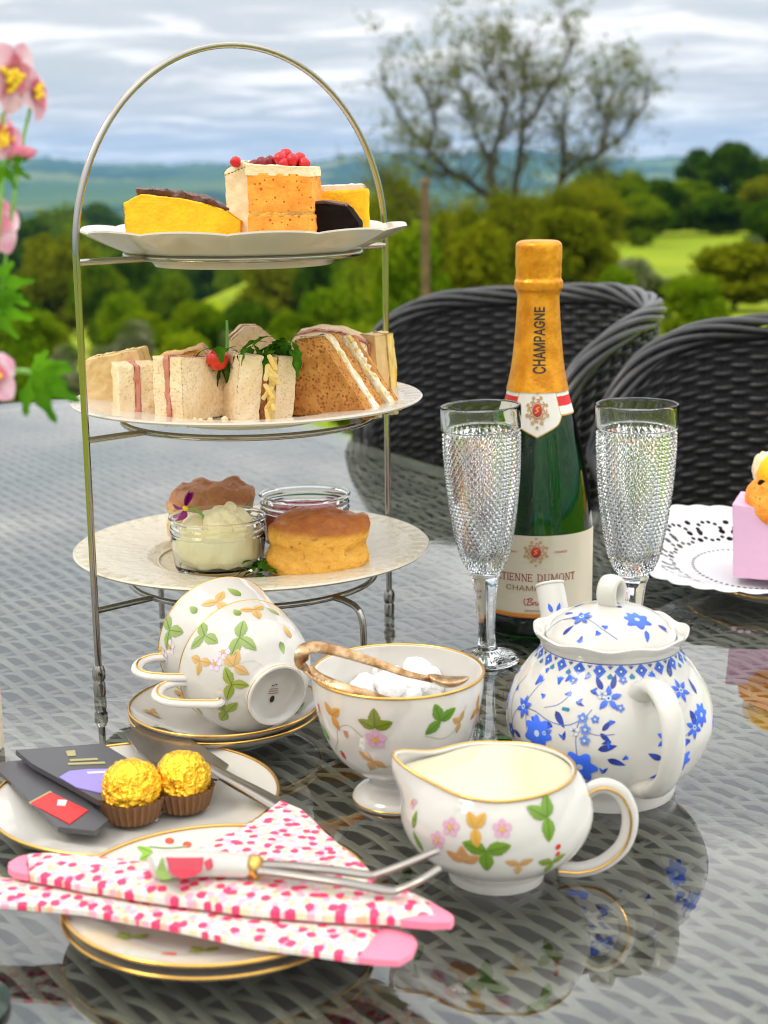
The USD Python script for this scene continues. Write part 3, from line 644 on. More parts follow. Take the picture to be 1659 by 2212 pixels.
# ------------------------------------------------------------------ barrel chairs of dark rattan
def chair(label, loc):
    t = thing('wicker_chair', label, 'chair', loc, TR, group=None)
    R, arm, zb = .224, .05, .56
    tot = math.pi * R + 2 * arm
    def plan(s):                               # s along the back from the near arm tip to the far arm tip
        s = np.asarray(s, float); a = np.clip((s - arm) / R, 0, math.pi) - math.pi / 2
        x = R * np.cos(a); y = R * np.sin(a); ex = np.where(s < arm, -(arm - s), np.where(s > tot - arm, -(s - tot + arm), 0))
        n = np.stack([np.cos(a), np.sin(a)], -1); return np.stack([x + ex, y], -1), n, a
    def ztop(s):                               # level over the back, rounding down to the two front edges
        s = np.asarray(s, float); e = np.minimum(s, tot - s); q = np.clip(1 - e / .17, 0, 1)
        return .944 - .028 * np.abs(s / tot - .5) * 2 - .15 * (1 - np.sqrt(np.maximum(1 - q ** 2.2, 0)))
    N = 44; ns = 40; ss = np.linspace(0, tot, ns * 4 + 1); pl, nr, an = plan(ss)
    for r in range(N):
        u = r / (N - 1); z = zb + (ztop(ss) - .003 - zb) * u; flare = .028 * (z - zb) / .4
        off = flare + .0056 * np.cos(math.pi * (np.arange(len(ss)) / 4 + r))
        p = np.c_[pl + nr * off[:, None], z + .0008 * np.sin(ss * 40 + r)]
        part(t, 'strand', tube(p, .0030, 6, flat=.7, up=np.c_[nr, np.zeros(len(ss))]), 'wicker', smooth=True)
    for i in range(0, ns + 1):
        p, n, a = plan(tot * i / ns); zz = np.linspace(zb - .02, float(ztop(tot * i / ns)) - .01, 6)
        part(t, 'stake', tube([np.r_[p + n * (.028 * (z - zb) / .4), z] for z in zz], .0022, 5), 'wicker_core')
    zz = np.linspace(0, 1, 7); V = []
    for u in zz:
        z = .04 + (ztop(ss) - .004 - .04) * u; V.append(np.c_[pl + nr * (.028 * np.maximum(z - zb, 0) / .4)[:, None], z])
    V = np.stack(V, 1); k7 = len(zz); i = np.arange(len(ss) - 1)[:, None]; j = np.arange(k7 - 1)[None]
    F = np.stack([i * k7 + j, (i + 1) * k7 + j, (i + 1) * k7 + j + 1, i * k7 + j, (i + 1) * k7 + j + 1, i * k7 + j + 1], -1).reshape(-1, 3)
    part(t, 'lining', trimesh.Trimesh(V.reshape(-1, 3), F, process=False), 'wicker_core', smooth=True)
    edge = [np.r_[plan(0)[0], z] for z in np.linspace(.45, float(ztop(0)) - .02, 10)]
    fine = tot * (1 - np.cos(np.linspace(0.06, math.pi - 0.06, 70))) / 2; fp, fn, fa = plan(fine)
    mid = [np.r_[q + n_ * .024, z] for q, n_, z in zip(fp, fn, ztop(fine))]
    far = [np.r_[plan(tot)[0], z] for z in np.linspace(float(ztop(tot)) - .02, .45, 10)]
    path = spline(np.array(edge + mid + far), 420); tg = np.gradient(path, axis=0); tg /= np.linalg.norm(tg, axis=1, keepdims=True)
    cen = np.array([0, 0, .7]); e1 = path - cen; e1 -= tg * np.einsum('ij,ij->i', e1, tg)[:, None]; e1 /= np.linalg.norm(e1, axis=1, keepdims=True); e2 = np.cross(tg, e1)
    L = np.concatenate([[0], np.cumsum(np.linalg.norm(np.diff(path, axis=0), axis=1))])
    for q in range(6):
        w = 2 * math.pi * (L / .42 + q / 6)
        part(t, 'rim_strand', tube(path + .0105 * np.cos(w)[:, None] * e1 + .0105 * np.sin(w)[:, None] * e2, .0054, 7, flat=.8), 'wicker', smooth=True)
    seat = Polygon(np.vstack([pl, [[-.30, .24], [-.30, -.24]]])).buffer(-.02)
    part(t, 'seat', xf(soft_prism(seat, .09, .03, 2, .002, 20), (0, 0, .36)), 'wicker')
    for x, y in ((-.25, .2), (-.25, -.2), (.16, .16), (.16, -.16)): part(t, 'leg', tube([(x, y, 0), (x, y, .37)], .018, 8), 'wicker')
    return t
c0 = np.array([.08, 2.138, GROUND]) + EX * .040 - EY * .02
ch = chair('black rattan armchair behind the champagne bottle, tucked under the table', tuple(c0))
c1 = c0 - EY * .578 + EX * .012
again(ch, 'black rattan armchair at the right edge, behind the right crystal flute', tuple(c1), TR)
for p_ in (ch, ch + '_001'): pass

# ------------------------------------------------------------------ the hazy air of the valley
usdkit.material(stage, '/World/Looks/air', {'v': ('principled_volume', {'color': (0.22, 0.41, 0.68), 'density': 1.15e-4, 'anisotropy': 0.0})}, volume='v.volume'); MATS['air'] = UsdShade.Material.Get(stage, '/World/Looks/air')
hz = trimesh.creation.box([14000, 14000, 260]); hz.apply_translation([0, 0, 260 / 2 - 125])
keys(stage.GetPrimAtPath(part('/World', 'haze', hz, 'air', False)), 'thin blue air between the garden and the far hills', 'haze', None, 'stuff')
# ------------------------------------------------------------------ three tier cake stand and its plates
S = np.array([-0.1056, 1.209, 0.0]); U = np.array([0.731, 0.682, 0]); W_ = np.array([0.682, -0.731, 0]); LEGR = 0.1494
st = thing('cake_stand', 'tall chromed three tier cake stand with an arched handle', 'cake stand', tuple(S), np.stack([U, np.cross([0, 0, 1], U), [0, 0, 1]], 1))
ZS = zfor(S[0], S[1], 97) - LEGR
arc = [(LEGR * math.cos(a), 0, ZS + LEGR * math.sin(a)) for a in np.linspace(0, math.pi, 60)]
part(st, 'arch', tube(arc, .0026, 14, caps=False), 'chrome')
Z_ROD = {'bottom': .066, 'middle': .194, 'top': .3215}; RING = {'bottom': .098, 'middle': .098, 'top': .090}
for s in (-1, 1):
    part(st, 'leg', tube([(s * LEGR, 0, z) for z in np.linspace(.012, ZS, 20)], .0026, 14), 'chrome')
    part(st, 'foot', lathe([(0, 0), (.0042, 0), (.0046, .002), (.0046, .009), (.0038, .012), (.0050, .014), (.0050, .020), (.0034, .024), (0, .024)], 20), 'chrome')
    UsdGeom.Xformable(stage.GetPrimAtPath(st + '/foot' + ('' if s < 0 else '_001'))).AddTranslateOp().Set(Gf.Vec3d(s * LEGR, 0, 0))
for k in ('bottom', 'middle', 'top'):
    r = RING[k]; part(st, 'ring', tube([(r * math.cos(a), r * math.sin(a), Z_ROD[k]) for a in np.linspace(0, 2 * math.pi, 72, endpoint=False)], .0024, 10, closed=True), 'chrome')
    for s in (-1, 1): part(st, 'arm', tube([(s * LEGR, 0, Z_ROD[k]), (s * r, 0, Z_ROD[k])], .0024, 10), 'chrome')
for s in (-1, 1):
    p = spline([(0, s * .098, .066), (0, s * .112, .0655), (0, s * .1245, .062), (0, s * .130, .052), (0, s * .131, .03), (0, s * .131, .002)], 30)
    part(st, 'bent_foot', tube(p, .0026, 12), 'chrome')

M('embossed_cream', (0.60, 0.54, 0.41), 0.2, bump=(75, 0.0028))
def dinner_plate(name, label, R, z0, mat, emboss=True, h=.018):
    t = thing(name, label, 'plate', (S[0], S[1], z0))
    k = R / .1418
    def warp(ph, r, z): return r, z + np.where((r > .128 * k) & (r < .139 * k), .0007 * np.sign(np.cos(56 * ph)), 0) * (z > .008) * emboss
    under = [(0, .003), (.056 * k, .003), (.058 * k, 0), (.062 * k, 0), (.064 * k, .004), (.085 * k, .007), (.115 * k, .011), (.1405 * k, h - .0015), (.1418 * k, h)]
    over = [(.1418 * k, h), (.1405 * k, h + .0012), (.139 * k, h + .0004)] + [(q * k, h + .0004 - (.139 - q) * .11) for q in np.arange(.137, .082, -.002)] + [(.080 * k, .0098), (.074 * k, .0068), (.066 * k, .0055), (0, .0055)]
    part(t, 'underside', lathe(under, 224), mat if not emboss else 'cream_ware'); part(t, 'face', lathe(over, 448, warp), mat)
    tb = [((.074 + .0006 * math.sin(a)) * k, .0072 + .0006 * math.cos(a)) for a in np.linspace(0, 6.28, 7)]
    part(t, 'beading', cat([xf(trimesh.creation.icosphere(1, .0011), (.0755 * k * math.cos(a), .0755 * k * math.sin(a), .0076)) for a in np.arange(0, 6.28, .031)]), 'cream_ware' if emboss else mat)
    return t
dinner_plate('dinner_plate', 'cream embossed plate on the bottom tier carrying scones and jars', .1418, .0730, 'embossed_cream')
dinner_plate('dinner_plate', 'cream plate on the middle tier carrying the sandwiches', .137, .1935, 'white_ware', h=.0165)
t = thing('scalloped_plate', 'deep white plate with wavy rim on the top tier under the cakes', 'plate', (S[0], S[1], .3130))
def scallop(ph, r, z):
    k = sstep(r, .075, .125); w = np.abs(np.sin(ph * 6)) ** .7; return r * (1 + .020 * k * (w - .5)), z + .0022 * k * (w - .5)
part(t, 'bowl', lathe([(0, .004), (.062, .004), (.064, 0), (.068, 0), (.071, .004), (.088, .010), (.108, .0180), (.122, .0250), (.1262, .0275), (.1258, .0288), (.1215, .0278), (.106, .0210), (.086, .0130), (.070, .0100), (0, .0100)], 288, scallop), 'white_ware')

# ------------------------------------------------------------------ champagne bottle
BX, BY = 0.1292, 1.284
bz = lambda py: zfor(BX, BY, py)
bf = lambda py, r: zfor(BX - r * .10, BY - r, py)
bottle = thing('champagne_bottle', 'green champagne bottle with gold foil neck and cream label', 'bottle', (BX, BY, 0))
z_sh = bz(1128); prof_b = np.array([(0, .006), (.030, .004), (.036, 0), (.0450, .001), (.0474, .005), (.0477, .02), (.0477, z_sh - .02)] +
    [tuple(q) for q in spline([(.0477, z_sh - .012), (.0471, z_sh + .004), (.0440, bz(1055)), (.0396, bz(990)), (.0340, bz(925)), (.0295, bz(885)), (.0252, bz(845)), (.0213, bz(790)), (.0184, bz(720)), (.0168, bz(650))], 30)] + [(.0160, bz(600)), (0, bz(600))])
part(bottle, 'base', lathe([(.0400, .0030), (.0452, .0008), (.0476, .0050), (.0479, .012), (.0479, bz(1302) - .0012), (.0470, bz(1302) - .0010)], 96), 'bottle_base', smooth=True)
part(bottle, 'glass_body', lathe(prof_b, 96), 'bottle_glass', smooth=True)
foil_prof = [tuple(q) for q in spline([(.0259, bz(840)), (.0220, bz(790)), (.0191, bz(720)), (.0176, bz(660)), (.0173, bz(640)), (.0180, bz(630)), (.0198, bz(622)), (.0200, bz(608)), (.0186, bz(601)), (.0184, bz(590)), (.0189, bz(560)), (.0190, bz(535)), (.0182, bz(525)), (.0150, bz(519.5)), (.008, bz(518)), (0, bz(518))], 90)]
def crinkle(ph, r, z):
    k = sstep(z, bz(660), bz(600)); w = meshkit.fbm(np.stack([np.sin(ph) * 4, np.cos(ph) * 4, z * 220], -1), 3, 4) - .5
    rib = np.cos(ph * 16) * np.exp(-((z - bz(592)) / .007) ** 2); return r * (1 + .06 * k * w + .016 * rib), z
part(bottle, 'foil', lathe(foil_prof, 120, crinkle), 'foil', smooth=60)
tb = Turned(prof_b[4:]); tf = Turned(foil_prof)
tb.loc = tf.loc = np.array([BX, BY, 0.])
def on_turned(T, mesh2d, phi0, s0, rot=0.0, off=.0002, bend=True):
    v = np.array(mesh2d.vertices); c, sn_ = math.cos(rot), math.sin(rot); u, w = v[:, 0] * c - v[:, 1] * sn_, v[:, 0] * sn_ + v[:, 1] * c
    s = s0 + w; r = np.interp(s0, T.s, T.p[:, 0]); p, n = T.at(phi0 + u / r, s); return trimesh.Trimesh(p + n * (off + v[:, 2])[:, None], mesh2d.faces, process=False)
def s_of(T, z): return float(np.interp(z, T.p[:, 1], T.s)) if np.all(np.diff(T.p[:, 1]) >= 0) else float(T.s[np.argmin(np.abs(T.p[:, 1] - z))])
phi_b = math.atan2(-BX, BY) * -1; FRONT = -math.atan2(BX, BY)      # the label looks at the camera
txt = text_flat('CHAMPAGNE', .0088, True); 
sF = s_of(tf, (bf(664, .018) + bf(808, .021)) / 2); ln = np.linalg.norm(np.ptp(txt.vertices, axis=0)[:1]); k_ = (bf(664, .018) - bf(808, .021)) / np.ptp(txt.vertices[:, 0])
txt.vertices[:, 0] *= k_; txt.vertices[:, 1] = txt.vertices[:, 1] - .0044
v, f = trimesh.remesh.subdivide_to_size(txt.vertices, txt.faces, .003)
part(bottle, 'lettering', on_turned(tf, trimesh.Trimesh(v, f, process=False), FRONT + .06, sF, math.pi / 2, .0004), 'foil_print', smooth=False, label='black CHAMPAGNE lettering up the gold neck')
# neck label: white shield with gold border, red bands at the sides
Zt, Ztip = bf(838, .026), bf(944, .034)
s_up, s_dn = s_of(tb, Zt), s_of(tb, Ztip)
pr = Prints(); mmr = lambda a: a * 1000
Lh = mmr(s_up - s_dn)
shield = affinity.scale(Polygon([(-17, Lh * .93), (-9, Lh * .90), (0, Lh * 1.0), (9, Lh * .90), (17, Lh * .93)] + [tuple(q) for q in spline([(19, Lh * .42), (19.5, Lh * .40), (15.5, Lh * .24), (8, Lh * .12), (0, 0)], 14)] + [tuple(q) for q in spline([(0, 0), (-8, Lh * .12), (-15.5, Lh * .24), (-19.5, Lh * .40), (-19, Lh * .42)], 14)]).buffer(0), 1.22, 1, origin=(0, 0))
band = sbox(-66, Lh * .42, 66, Lh * .90)
Wc, Gc, Rc = (.78, .74, .66), (.55, .30, .04), (.62, .015, .012)
def crest(h, w):
    out = []
    for a in np.arange(0, 360, 45):
        c = math.cos(math.radians(a + 22.5)), math.sin(math.radians(a + 22.5))
        out.append((affinity.translate(Point(0, 0).buffer(.065 * h), c[0] * w * .46, c[1] * h * .44), (.50, .30, .10)))
        out.append((affinity.translate(turned(LineString(spline([(-.16 * h, 0), (-.05 * h, .07 * h), (.06 * h, .0), (.15 * h, .06 * h)], 12)).buffer(.022 * h), a + 90), c[0] * w * .36, c[1] * h * .33), (.50, .26, .10)))
    out += [(affinity.scale(Point(0, 0).buffer(1), w * .225, h * .26), (.50, .28, .06)), (affinity.scale(Point(0, 0).buffer(1), w * .205, h * .235), Wc), (affinity.scale(Point(0, 0).buffer(1), w * .20, h * .225), ((.30, .005, .008), (.62, .03, .02))),
            (LineString(spline([(-.08 * w, -.08 * h), (.04 * w, -.02 * h), (-.05 * w, .05 * h), (.07 * w, .10 * h)], 14)).buffer(.022 * h), (.70, .30, .05))]
    out += [(Point(0, .58 * h).buffer(.05 * h), (.50, .30, .10)), (Point(0, -.56 * h).buffer(.05 * h), (.50, .30, .10))]
    return out
pr.add(tb.lay([(band.buffer(.0), Wc), (sbox(-66, Lh * .60, 66, Lh * .80), Rc), (sbox(-66, Lh * .40, 66, Lh * .43), Gc), (sbox(-66, Lh * .88, 66, Lh * .91), Gc), (shield.buffer(.9), Gc), (shield, Wc)], (FRONT, s_dn), off=.00035))
pr.add(tb.lay([(affinity.translate(g, 0, Lh * .53), c) for g, c in crest(Lh * .62, 22)], (FRONT, s_dn), off=.0009))
pr.build(bottle, 'neck_label', 'paper_print')
# main label
zl0, zl1 = bz(1302), bz(1130)
cyl = [(.0480, zl0), (.0480, zl1)]
part(bottle, 'front_label', lathe(cyl, 80, a0=FRONT - 1.55, a1=FRONT + 1.55), 'label_paper', smooth=True)
pr = Prints(); s0 = float(np.interp(zl0, tb.p[:, 1], tb.s)); Lh = mmr(zl1 - zl0)
gl = lambda pieces, y, x=0, **kw: pr.add(tb.lay([(affinity.translate(g, x, y), c) for g, c in pieces], (FRONT, s0), off=.0006, **kw))
gl([(sbox(-68, .3, 68, 4.2), (.62, .20, .02)), (sbox(-68, 3.5, 68, 4.3), (.62, .38, .08)), (sbox(-68, .2, 68, 1.0), (.30, .08, .02))], 0)
gl(crest(20, 20.5), mmr(bf(1193, .048) - zl0))
GL = {'E': [(0, 0, 1.2, 10), (0, 9, 6, 10), (0, 0, 6.2, 1), (0, 4.6, 4.6, 5.5), (5.2, 7.8, 6, 10), (5.4, 0, 6.2, 2.4), (4, 3.6, 4.7, 6.4), (-.8, 9.3, 2, 10), (-.8, 0, 2, .7)], 'T': [(3, 0, 4.4, 10), (0, 9, 7.4, 10), (0, 7.6, .8, 10), (6.6, 7.6, 7.4, 10), (1.8, 0, 5.6, .7)], 'I': [(1, 0, 2.4, 10), (0, 9.3, 3.4, 10), (0, 0, 3.4, .7)],
      'N': [(1, 0, 1.9, 10), (7, 0, 7.9, 10), (0, 0, 2.9, .7), (6, 9.3, 8.9, 10), (-.2, 9.3, 2, 10)], 'D': [(1, 0, 2.3, 10), (0, 9.3, 3, 10), (0, 0, 3, .7)], 'U': [(1, 2.5, 2.3, 10), (7, 2.5, 7.9, 10), (0, 9.3, 3.3, 10), (6, 9.3, 8.9, 10)], 'M': [(1, 0, 1.9, 10), (9, 0, 10.3, 10), (0, 0, 2.9, .7), (8, 0, 11.3, .7), (0, 9.3, 2, 10), (9.4, 9.3, 11.3, 10)], 'O': []}
ADV = {'E': 7.8, 'T': 8.4, 'I': 4.8, 'N': 10, 'D': 9.8, 'U': 10, 'M': 12.4, 'O': 10, ' ': 5}
def serif(word):
    x, out = 0, []
    for ch_ in word:
        g = [sbox(*q) for q in GL.get(ch_, [])]
        if ch_ == 'N': g.append(Polygon([(.6, 10), (2.2, 10), (7.9, 0), (6.6, 0)]))
        if ch_ == 'M': g += [Polygon([(1, 10), (2.6, 10), (6.1, 1.5), (5.4, 0)]), Polygon([(9.9, 10), (9, 10), (5.2, .6), (5.8, 0)])]
        if ch_ == 'D': g.append(Polygon([(2, 10), (5, 9.8), (7.6, 8), (8.4, 5), (7.6, 2), (5, .2), (2, 0), (2, .8), (4.6, 1), (6.4, 2.6), (6.9, 5), (6.4, 7.4), (4.6, 9), (2, 9.2)]))
        if ch_ == 'U': g.append(LineString([(1.7, 3), (2.2, 1.4), (4.4, .5), (6.8, 1.4), (7.4, 3)]).buffer(.55))
        if ch_ == 'O': g.append(affinity.scale(Point(4.4, 5).buffer(1, 24), 4.4, 5.1).difference(affinity.scale(Point(4.4, 5).buffer(1, 24), 3.1, 4.3)))
        if g: out.append(affinity.translate(shapely.union_all(g), x, 0))
        x += ADV.get(ch_, 8)
    return affinity.translate(shapely.union_all(out), -x / 2, 0)
nm = affinity.scale(serif('ETIENNE DUMONT'), .565, .64, origin=(0, 0)); gl([(nm, (.26, .010, .016))], x=.8, y=mmr(bf(1257, .048) - zl0))
pr.build(bottle, 'label_print', 'paper_print', label='winged crest, maker name and gold foot line printed on the label')
def label_text(word, h, y, x=0, mat='foil_print', name='lettering', width=None, off=.0007):
    m = text_flat(word, h); 
    if width: m.vertices[:, 0] *= width / np.ptp(m.vertices[:, 0])
    m.vertices[:, 0] += x; part(bottle, name, on_turned(tb, m, FRONT, s0 + y, 0, off), mat, smooth=False)
M('ochre_ink', (0.22, 0.12, 0.03), 0.5); M('red_ink', (0.40, 0.015, 0.03), 0.5); M('brown_ink', (0.20, 0.06, 0.05), 0.5)
label_text('CHAMPAGNE', .0044, bf(1277, .048) - zl0, mat='ochre_ink', width=.050)
label_text('EPERNAY', .0018, bf(1196, .048) - zl0, -.021, 'red_ink', width=.011); label_text('FRANCE', .0018, bf(1196, .048) - zl0, .021, 'red_ink', width=.011)
label_text('PRODUCE', .0016, bf(1322, .048) - zl0, -.001, 'brown_ink', width=.015)
brut = [[(-9, 5.5), (-10, 3), (-9, 0), (-8, -.5)], [(-5.5, 5.4), (-6.2, 2.5), (-7, -.2)], [(-7.5, 4.5), (-4.5, 6), (-2.5, 4.8), (-5, 2.9), (-2.6, 1.6), (-4.2, -.2), (-7, .2)], [(-2.2, 0), (-1.6, 2.2), (-.6, 2.6), (.2, 2.2)], [(.6, 2.6), (.2, .5), (1.2, 0), (2.4, 1.2), (2.8, 2.6), (2.5, .4), (3.4, .2)], [(5.4, 5), (4.5, 1), (5, .1), (6.2, .6)], [(3.6, 3), (6.4, 3.2)]]
bm = [LineString(spline(q, 14) if len(q) > 2 else q).buffer(.36) for q in brut]
v_, f_ = [], []
pr = Prints(); pr.add(tb.lay([(affinity.scale(affinity.translate(g, 0, 0), .95, .95, origin=(0, 0)), (.34, .012, .04)) for g in bm], (FRONT, s0 + bf(1307, .048) - zl0), off=.0007)); pr.build(bottle, 'script_lettering', 'paper_print', label='red handwritten word Brut')

# ------------------------------------------------------------------ crystal flutes
def flute_mesh():
    N, Lv, z0, z1 = 32, 36, .0745, .1865; dz = (z1 - z0) / Lv
    body = spline([(.0105, .0690), (.0155, .078), (.0210, .092), (.0252, .115), (.0283, .140), (.0300, .165), (.0304, .1865)], 60)
    rad = lambda z: float(np.interp(z, body[:, 1], body[:, 0]))
    pt = lambda r, k, z: (r * math.sin(2 * math.pi * k / N), -r * math.cos(2 * math.pi * k / N), z)
    V, F = [], []
    for m in range(Lv + 1): V += [pt(rad(z0 + m * dz) - .0021 * min(1, rad(z0 + m * dz) / .026), k + (m % 2) / 2, z0 + m * dz) for k in range(N)]
    ix = lambda m, k: m * N + k % N
    for m in range(Lv + 1):
        for k in range(N):
            l, r_ = ix(m, k), ix(m, k + 1); kk = k + (m % 2)                  # neighbours on this level; the corner above and below stands between them
            if m < 1: F.append([l, r_, ix(m + 1, kk)]); continue
            if m == Lv: F.append([l, ix(m - 1, kk), r_]); continue
            c = len(V); V.append(pt(rad(z0 + m * dz) + .0004, k + .5 + (m % 2) / 2, z0 + m * dz)); lo, hi = ix(m - 1, kk), ix(m + 1, kk)
            F += [[c, l, lo], [c, lo, r_], [c, r_, hi], [c, hi, l]]
    gem = trimesh.Trimesh(V, F, process=False)
    def stemcut(ph, r, z):
        k = sstep(z, .012, .020) * (1 - sstep(z, .060, .070)); q = np.cos(math.pi / 8) / np.cos((ph % (math.pi / 4)) - math.pi / 8)
        foot = 1 - sstep(r, .024, .0255); fz = np.where(z < .0095, .0009 * np.abs(np.sin(ph * 20)) * sstep(r, .006, .012) * foot * sstep(z, .003, .004), 0)
        return r * (1 + (q - 1) * k), z + fz
    rb, rt_ = rad(z0) - .0021 * min(1, rad(z0) / .026), rad(z1) - .0021
    low = [(0, 0), (.0215, 0), (.0252, .0008), (.0256, .0030), (.0250, .0042)] + [(r, .0042 + (.025 - r) * .22 + (max(0, .0125 - r) * .5)) for r in np.arange(.0235, .0075, -.0015)] + [tuple(q) for q in spline([(.0082, .0105), (.0070, .016), (.0068, .026), (.0076, .040), (.0088, .055), (.0104, .066), (.0112, .0690), (.0120, .0710), (.0114, .0730), (rb, z0)], 30)]
    high = [(rt_, z1), (.0306, z1 + .0006), (.0311, z1 + .0022), (.0312, .204), (.0308, .2056), (.0300, .2060), (.0289, .2054), (.0283, .202), (.0282, .187)] + [(max(q[0] - .0036, 0.002), q[1]) for q in body[::-3] if q[1] > .088] + [(.010, .0845), (.005, .0825), (0, .082)]
    a0 = 0.0 if Lv % 2 == 0 else math.pi / N
    lo_m = lathe(low, N * 2, stemcut); hi_m = lathe(high, N * 2)
    m = cat(lo_m, gem, hi_m); m.merge_vertices(digits_vertex=6); return m
fl = thing('crystal_flute', 'diamond cut crystal flute in front of the champagne label, left one of the pair', 'champagne flute', (.0809, 1.1793, 0), rotx(0) @ roty(math.radians(-1.6)))
part(fl, 'glass', flute_mesh(), 'crystal', smooth=24)
again(fl, 'diamond cut crystal flute behind the teapot knob, right one of the pair', tuple(np.array([.1930, 1.165, 0])), None, 1.01)
# ------------------------------------------------------------------ floral china: sugar bowl, cream jug, cups and saucers, plates
def gold_line(parent, r, z, t=.0006, name='gilt_rim', n=96, fn=None):
    pts = np.array([(r * math.sin(a), -r * math.cos(a), z) for a in np.linspace(0, 2 * math.pi, n, endpoint=False)])
    if fn is not None: pts = fn(pts)
    part(parent, name, tube(pts, t, 8, closed=True), 'gold', smooth=True)
# sugar bowl
bx, by = P(862, 1722)[:2]
bowl = thing('sugar_bowl', 'white footed china bowl of sugar lumps with wild strawberry print', 'bowl', (bx, by, 0))
bh = zfor(bx, by, 1449)
ob = [tuple(q) for q in spline([(.0285, .0), (.0290, .0022), (.0262, .0060), (.0190, .0105), (.0180, .0140), (.0205, .0175), (.0320, .0245), (.0425, .0370), (.0490, .0540), (.0522, .0700), (.0530, bh)], 60)]
ib = [(.0523, bh + .0006)] + [(max(r - .0021, 0), z) for r, z in ob[::-1] if z > .024] + [(.018, .0215), (0, .0205)]
part(bowl, 'body', lathe([(0, .006), (.020, .006), (.0245, .0005), (.0275, 0)] + ob + ib, 120), 'porcelain', smooth=50)
gold_line(bowl, .0527, bh + .0003, .0010); gold_line(bowl, .0289, .0016, .0006, 'gilt_foot')
TB = Turned(ob, (bx, by, 0)); pr = Prints()
def put(T, pr, pieces, px, py, scale=1.0, turn=0.0, off=.00012): pr.add(T.lay(pieces, T.find(px, py), scale, math.radians(turn), off))
put(TB, pr, [(stem([(-8, -10), (-3, -4), (0, 0), (3, 9), (12, 14), (20, 8)]), (.40, .34, .22))], 730, 1600)
put(TB, pr, [(stem([(-16, -9), (-6, -3), (6, -1), (14, 6), (26, 9)]), (.40, .34, .22))], 845, 1650)
put(TB, pr, [(stem([(-14, -2), (0, -6), (10, 2), (14, 12)]), (.40, .34, .22))], 965, 1575)
put(TB, pr, trefoil(1.3 * .85, (.62, .30, .07), (40, -50, -150), (.45, .2, .05)), 718, 1545)
put(TB, pr, trefoil(1.3 * 1.0, (.17, .22, .02), (0, 68, -68), sizes=(1.1, .95, 1.0)), 809, 1572)
put(TB, pr, flower(1.25 * 1.0), 813, 1596, off=.0005)
put(TB, pr, trefoil(1.3 * 1.05, (.11, .24, .02), (20, -60, 130)), 950, 1557)
put(TB, pr, trefoil(1.3 * .8, (.52, .32, .12), (-20, 60, 170), (.35, .2, .08)), 992, 1560, .8)
put(TB, pr, trefoil(1.3 * .85, (.58, .34, .14), (50, 160, -120), (.4, .22, .1)), 805, 1643)
put(TB, pr, [(Polygon([(-2, 3), (2, 3), (1.8, -1), (0, -3.6), (-1.8, -1)]), ((.40, .01, .01), (.62, .03, .015))), (Polygon([(-2, 3), (0, 4.4), (2, 3), (0, 2.3)]), GREEN)], 742, 1632)
put(TB, pr, [(Polygon([(-2, 3), (2, 3), (1.8, -1), (0, -3.6), (-1.8, -1)]), ((.62, .30, .22), (.5, .22, .14)))], 748, 1587, .9)
put(TB, pr, petal_leaf(1.25 * 1.3, (.20, .36, .04), 4.5), 712, 1600, turn=20)
put(TB, pr, [(Polygon([(-1.6, 4), (1.6, 4), (1.4, -1), (0, -4)]), (.60, .03, .02))], 690, 1533)
put(TB, pr, trefoil(1.3 * .9, (.12, .20, .02), (-60, 60, 170)), 880, 1660)
put(TB, pr, trefoil(1.3 * .8, (.55, .28, .08), (0, 120, -120)), 1030, 1530)
put(TB, pr, flower(1.25 * .8), 1028, 1556)
for a in (2.2, 2.9, -2.6, -1.9): pr.add(TB.lay(trefoil(1.0), (a, TB.s[-1] * .72)))
pr.build(bowl, 'floral_print')
# sugar lumps
g = np.random.default_rng(3)
for i, (px, py, z, w) in enumerate([(752, 1462, .058, 19), (815, 1448, .064, 20), (905, 1452, .064, 21), (845, 1480, .062, 20), (790, 1490, .058, 18), (925, 1478, .060, 19), (880, 1492, .058, 17)]):
    p = P(px, py, z); m = rough(rbox((w * .001, w * .001, w * .001), .006, 5), .0016, 160, i); R = rotz(g.random() * 6) @ rotx(g.random() * 2) @ roty(g.random() * 2)
    lab = ['sugar lump at the left under the tongs', 'sugar lump standing high behind the tongs, left one', 'sugar lump standing high behind the tongs, right one', 'sugar lump in the middle just below the upper tong arm', 'sugar lump beside the lower tong arm', 'sugar lump next to the tong spoon', 'small sugar lump peeping over the front rim'][i]
    solid('sugar_lump', lab, 'sugar lump', m, 'sugar', True, p, R, 'sugar lumps in the bowl')
for i in range(9):
    a, r = g.random() * 6.28, .026 * math.sqrt(g.random()); m = rough(rbox((.019, .019, .019), .006, 5), .0016, 160, 20 + i)
    solid('sugar_lump', 'sugar lump buried in the heap of the sugar bowl', 'sugar lump', m, 'sugar', True, (bx + r * math.cos(a), by + r * math.sin(a), .040 + .008 * g.random()), rotz(i) @ rotx(i * 2), 'buried sugar lumps')
# tongs
tg = thing('sugar_tongs', 'tarnished silver sugar tongs lying across the sugar bowl', 'tongs', (bx, by, bh))
o = np.array([bx, by, bh])
up_arm = spline([P(664, 1444, bh + .006) - o, P(652, 1432, bh + .013) - o, P(654, 1408, bh + .020) - o, P(675, 1398, bh + .021) - o, P(720, 1404, bh + .018) - o, P(800, 1428, bh + .010) - o, P(880, 1456, bh + .002) - o, P(935, 1468, bh - .003) - o], 60)
lo_arm = spline([P(664, 1444, bh + .006) - o, P(690, 1464, bh + .003) - o, P(740, 1484, bh + .001) - o, P(800, 1502, bh - .004) - o, P(850, 1516, bh - .012) - o], 40)
wd = np.interp(np.linspace(0, 1, 60), [0, .3, .6, .9, 1], [.0044, .0044, .0036, .0021, .0024])
vdir = np.tile(P(720, 1404, bh) - P(720, 1424, bh), (60, 1)); vdir[:, 2] += .02
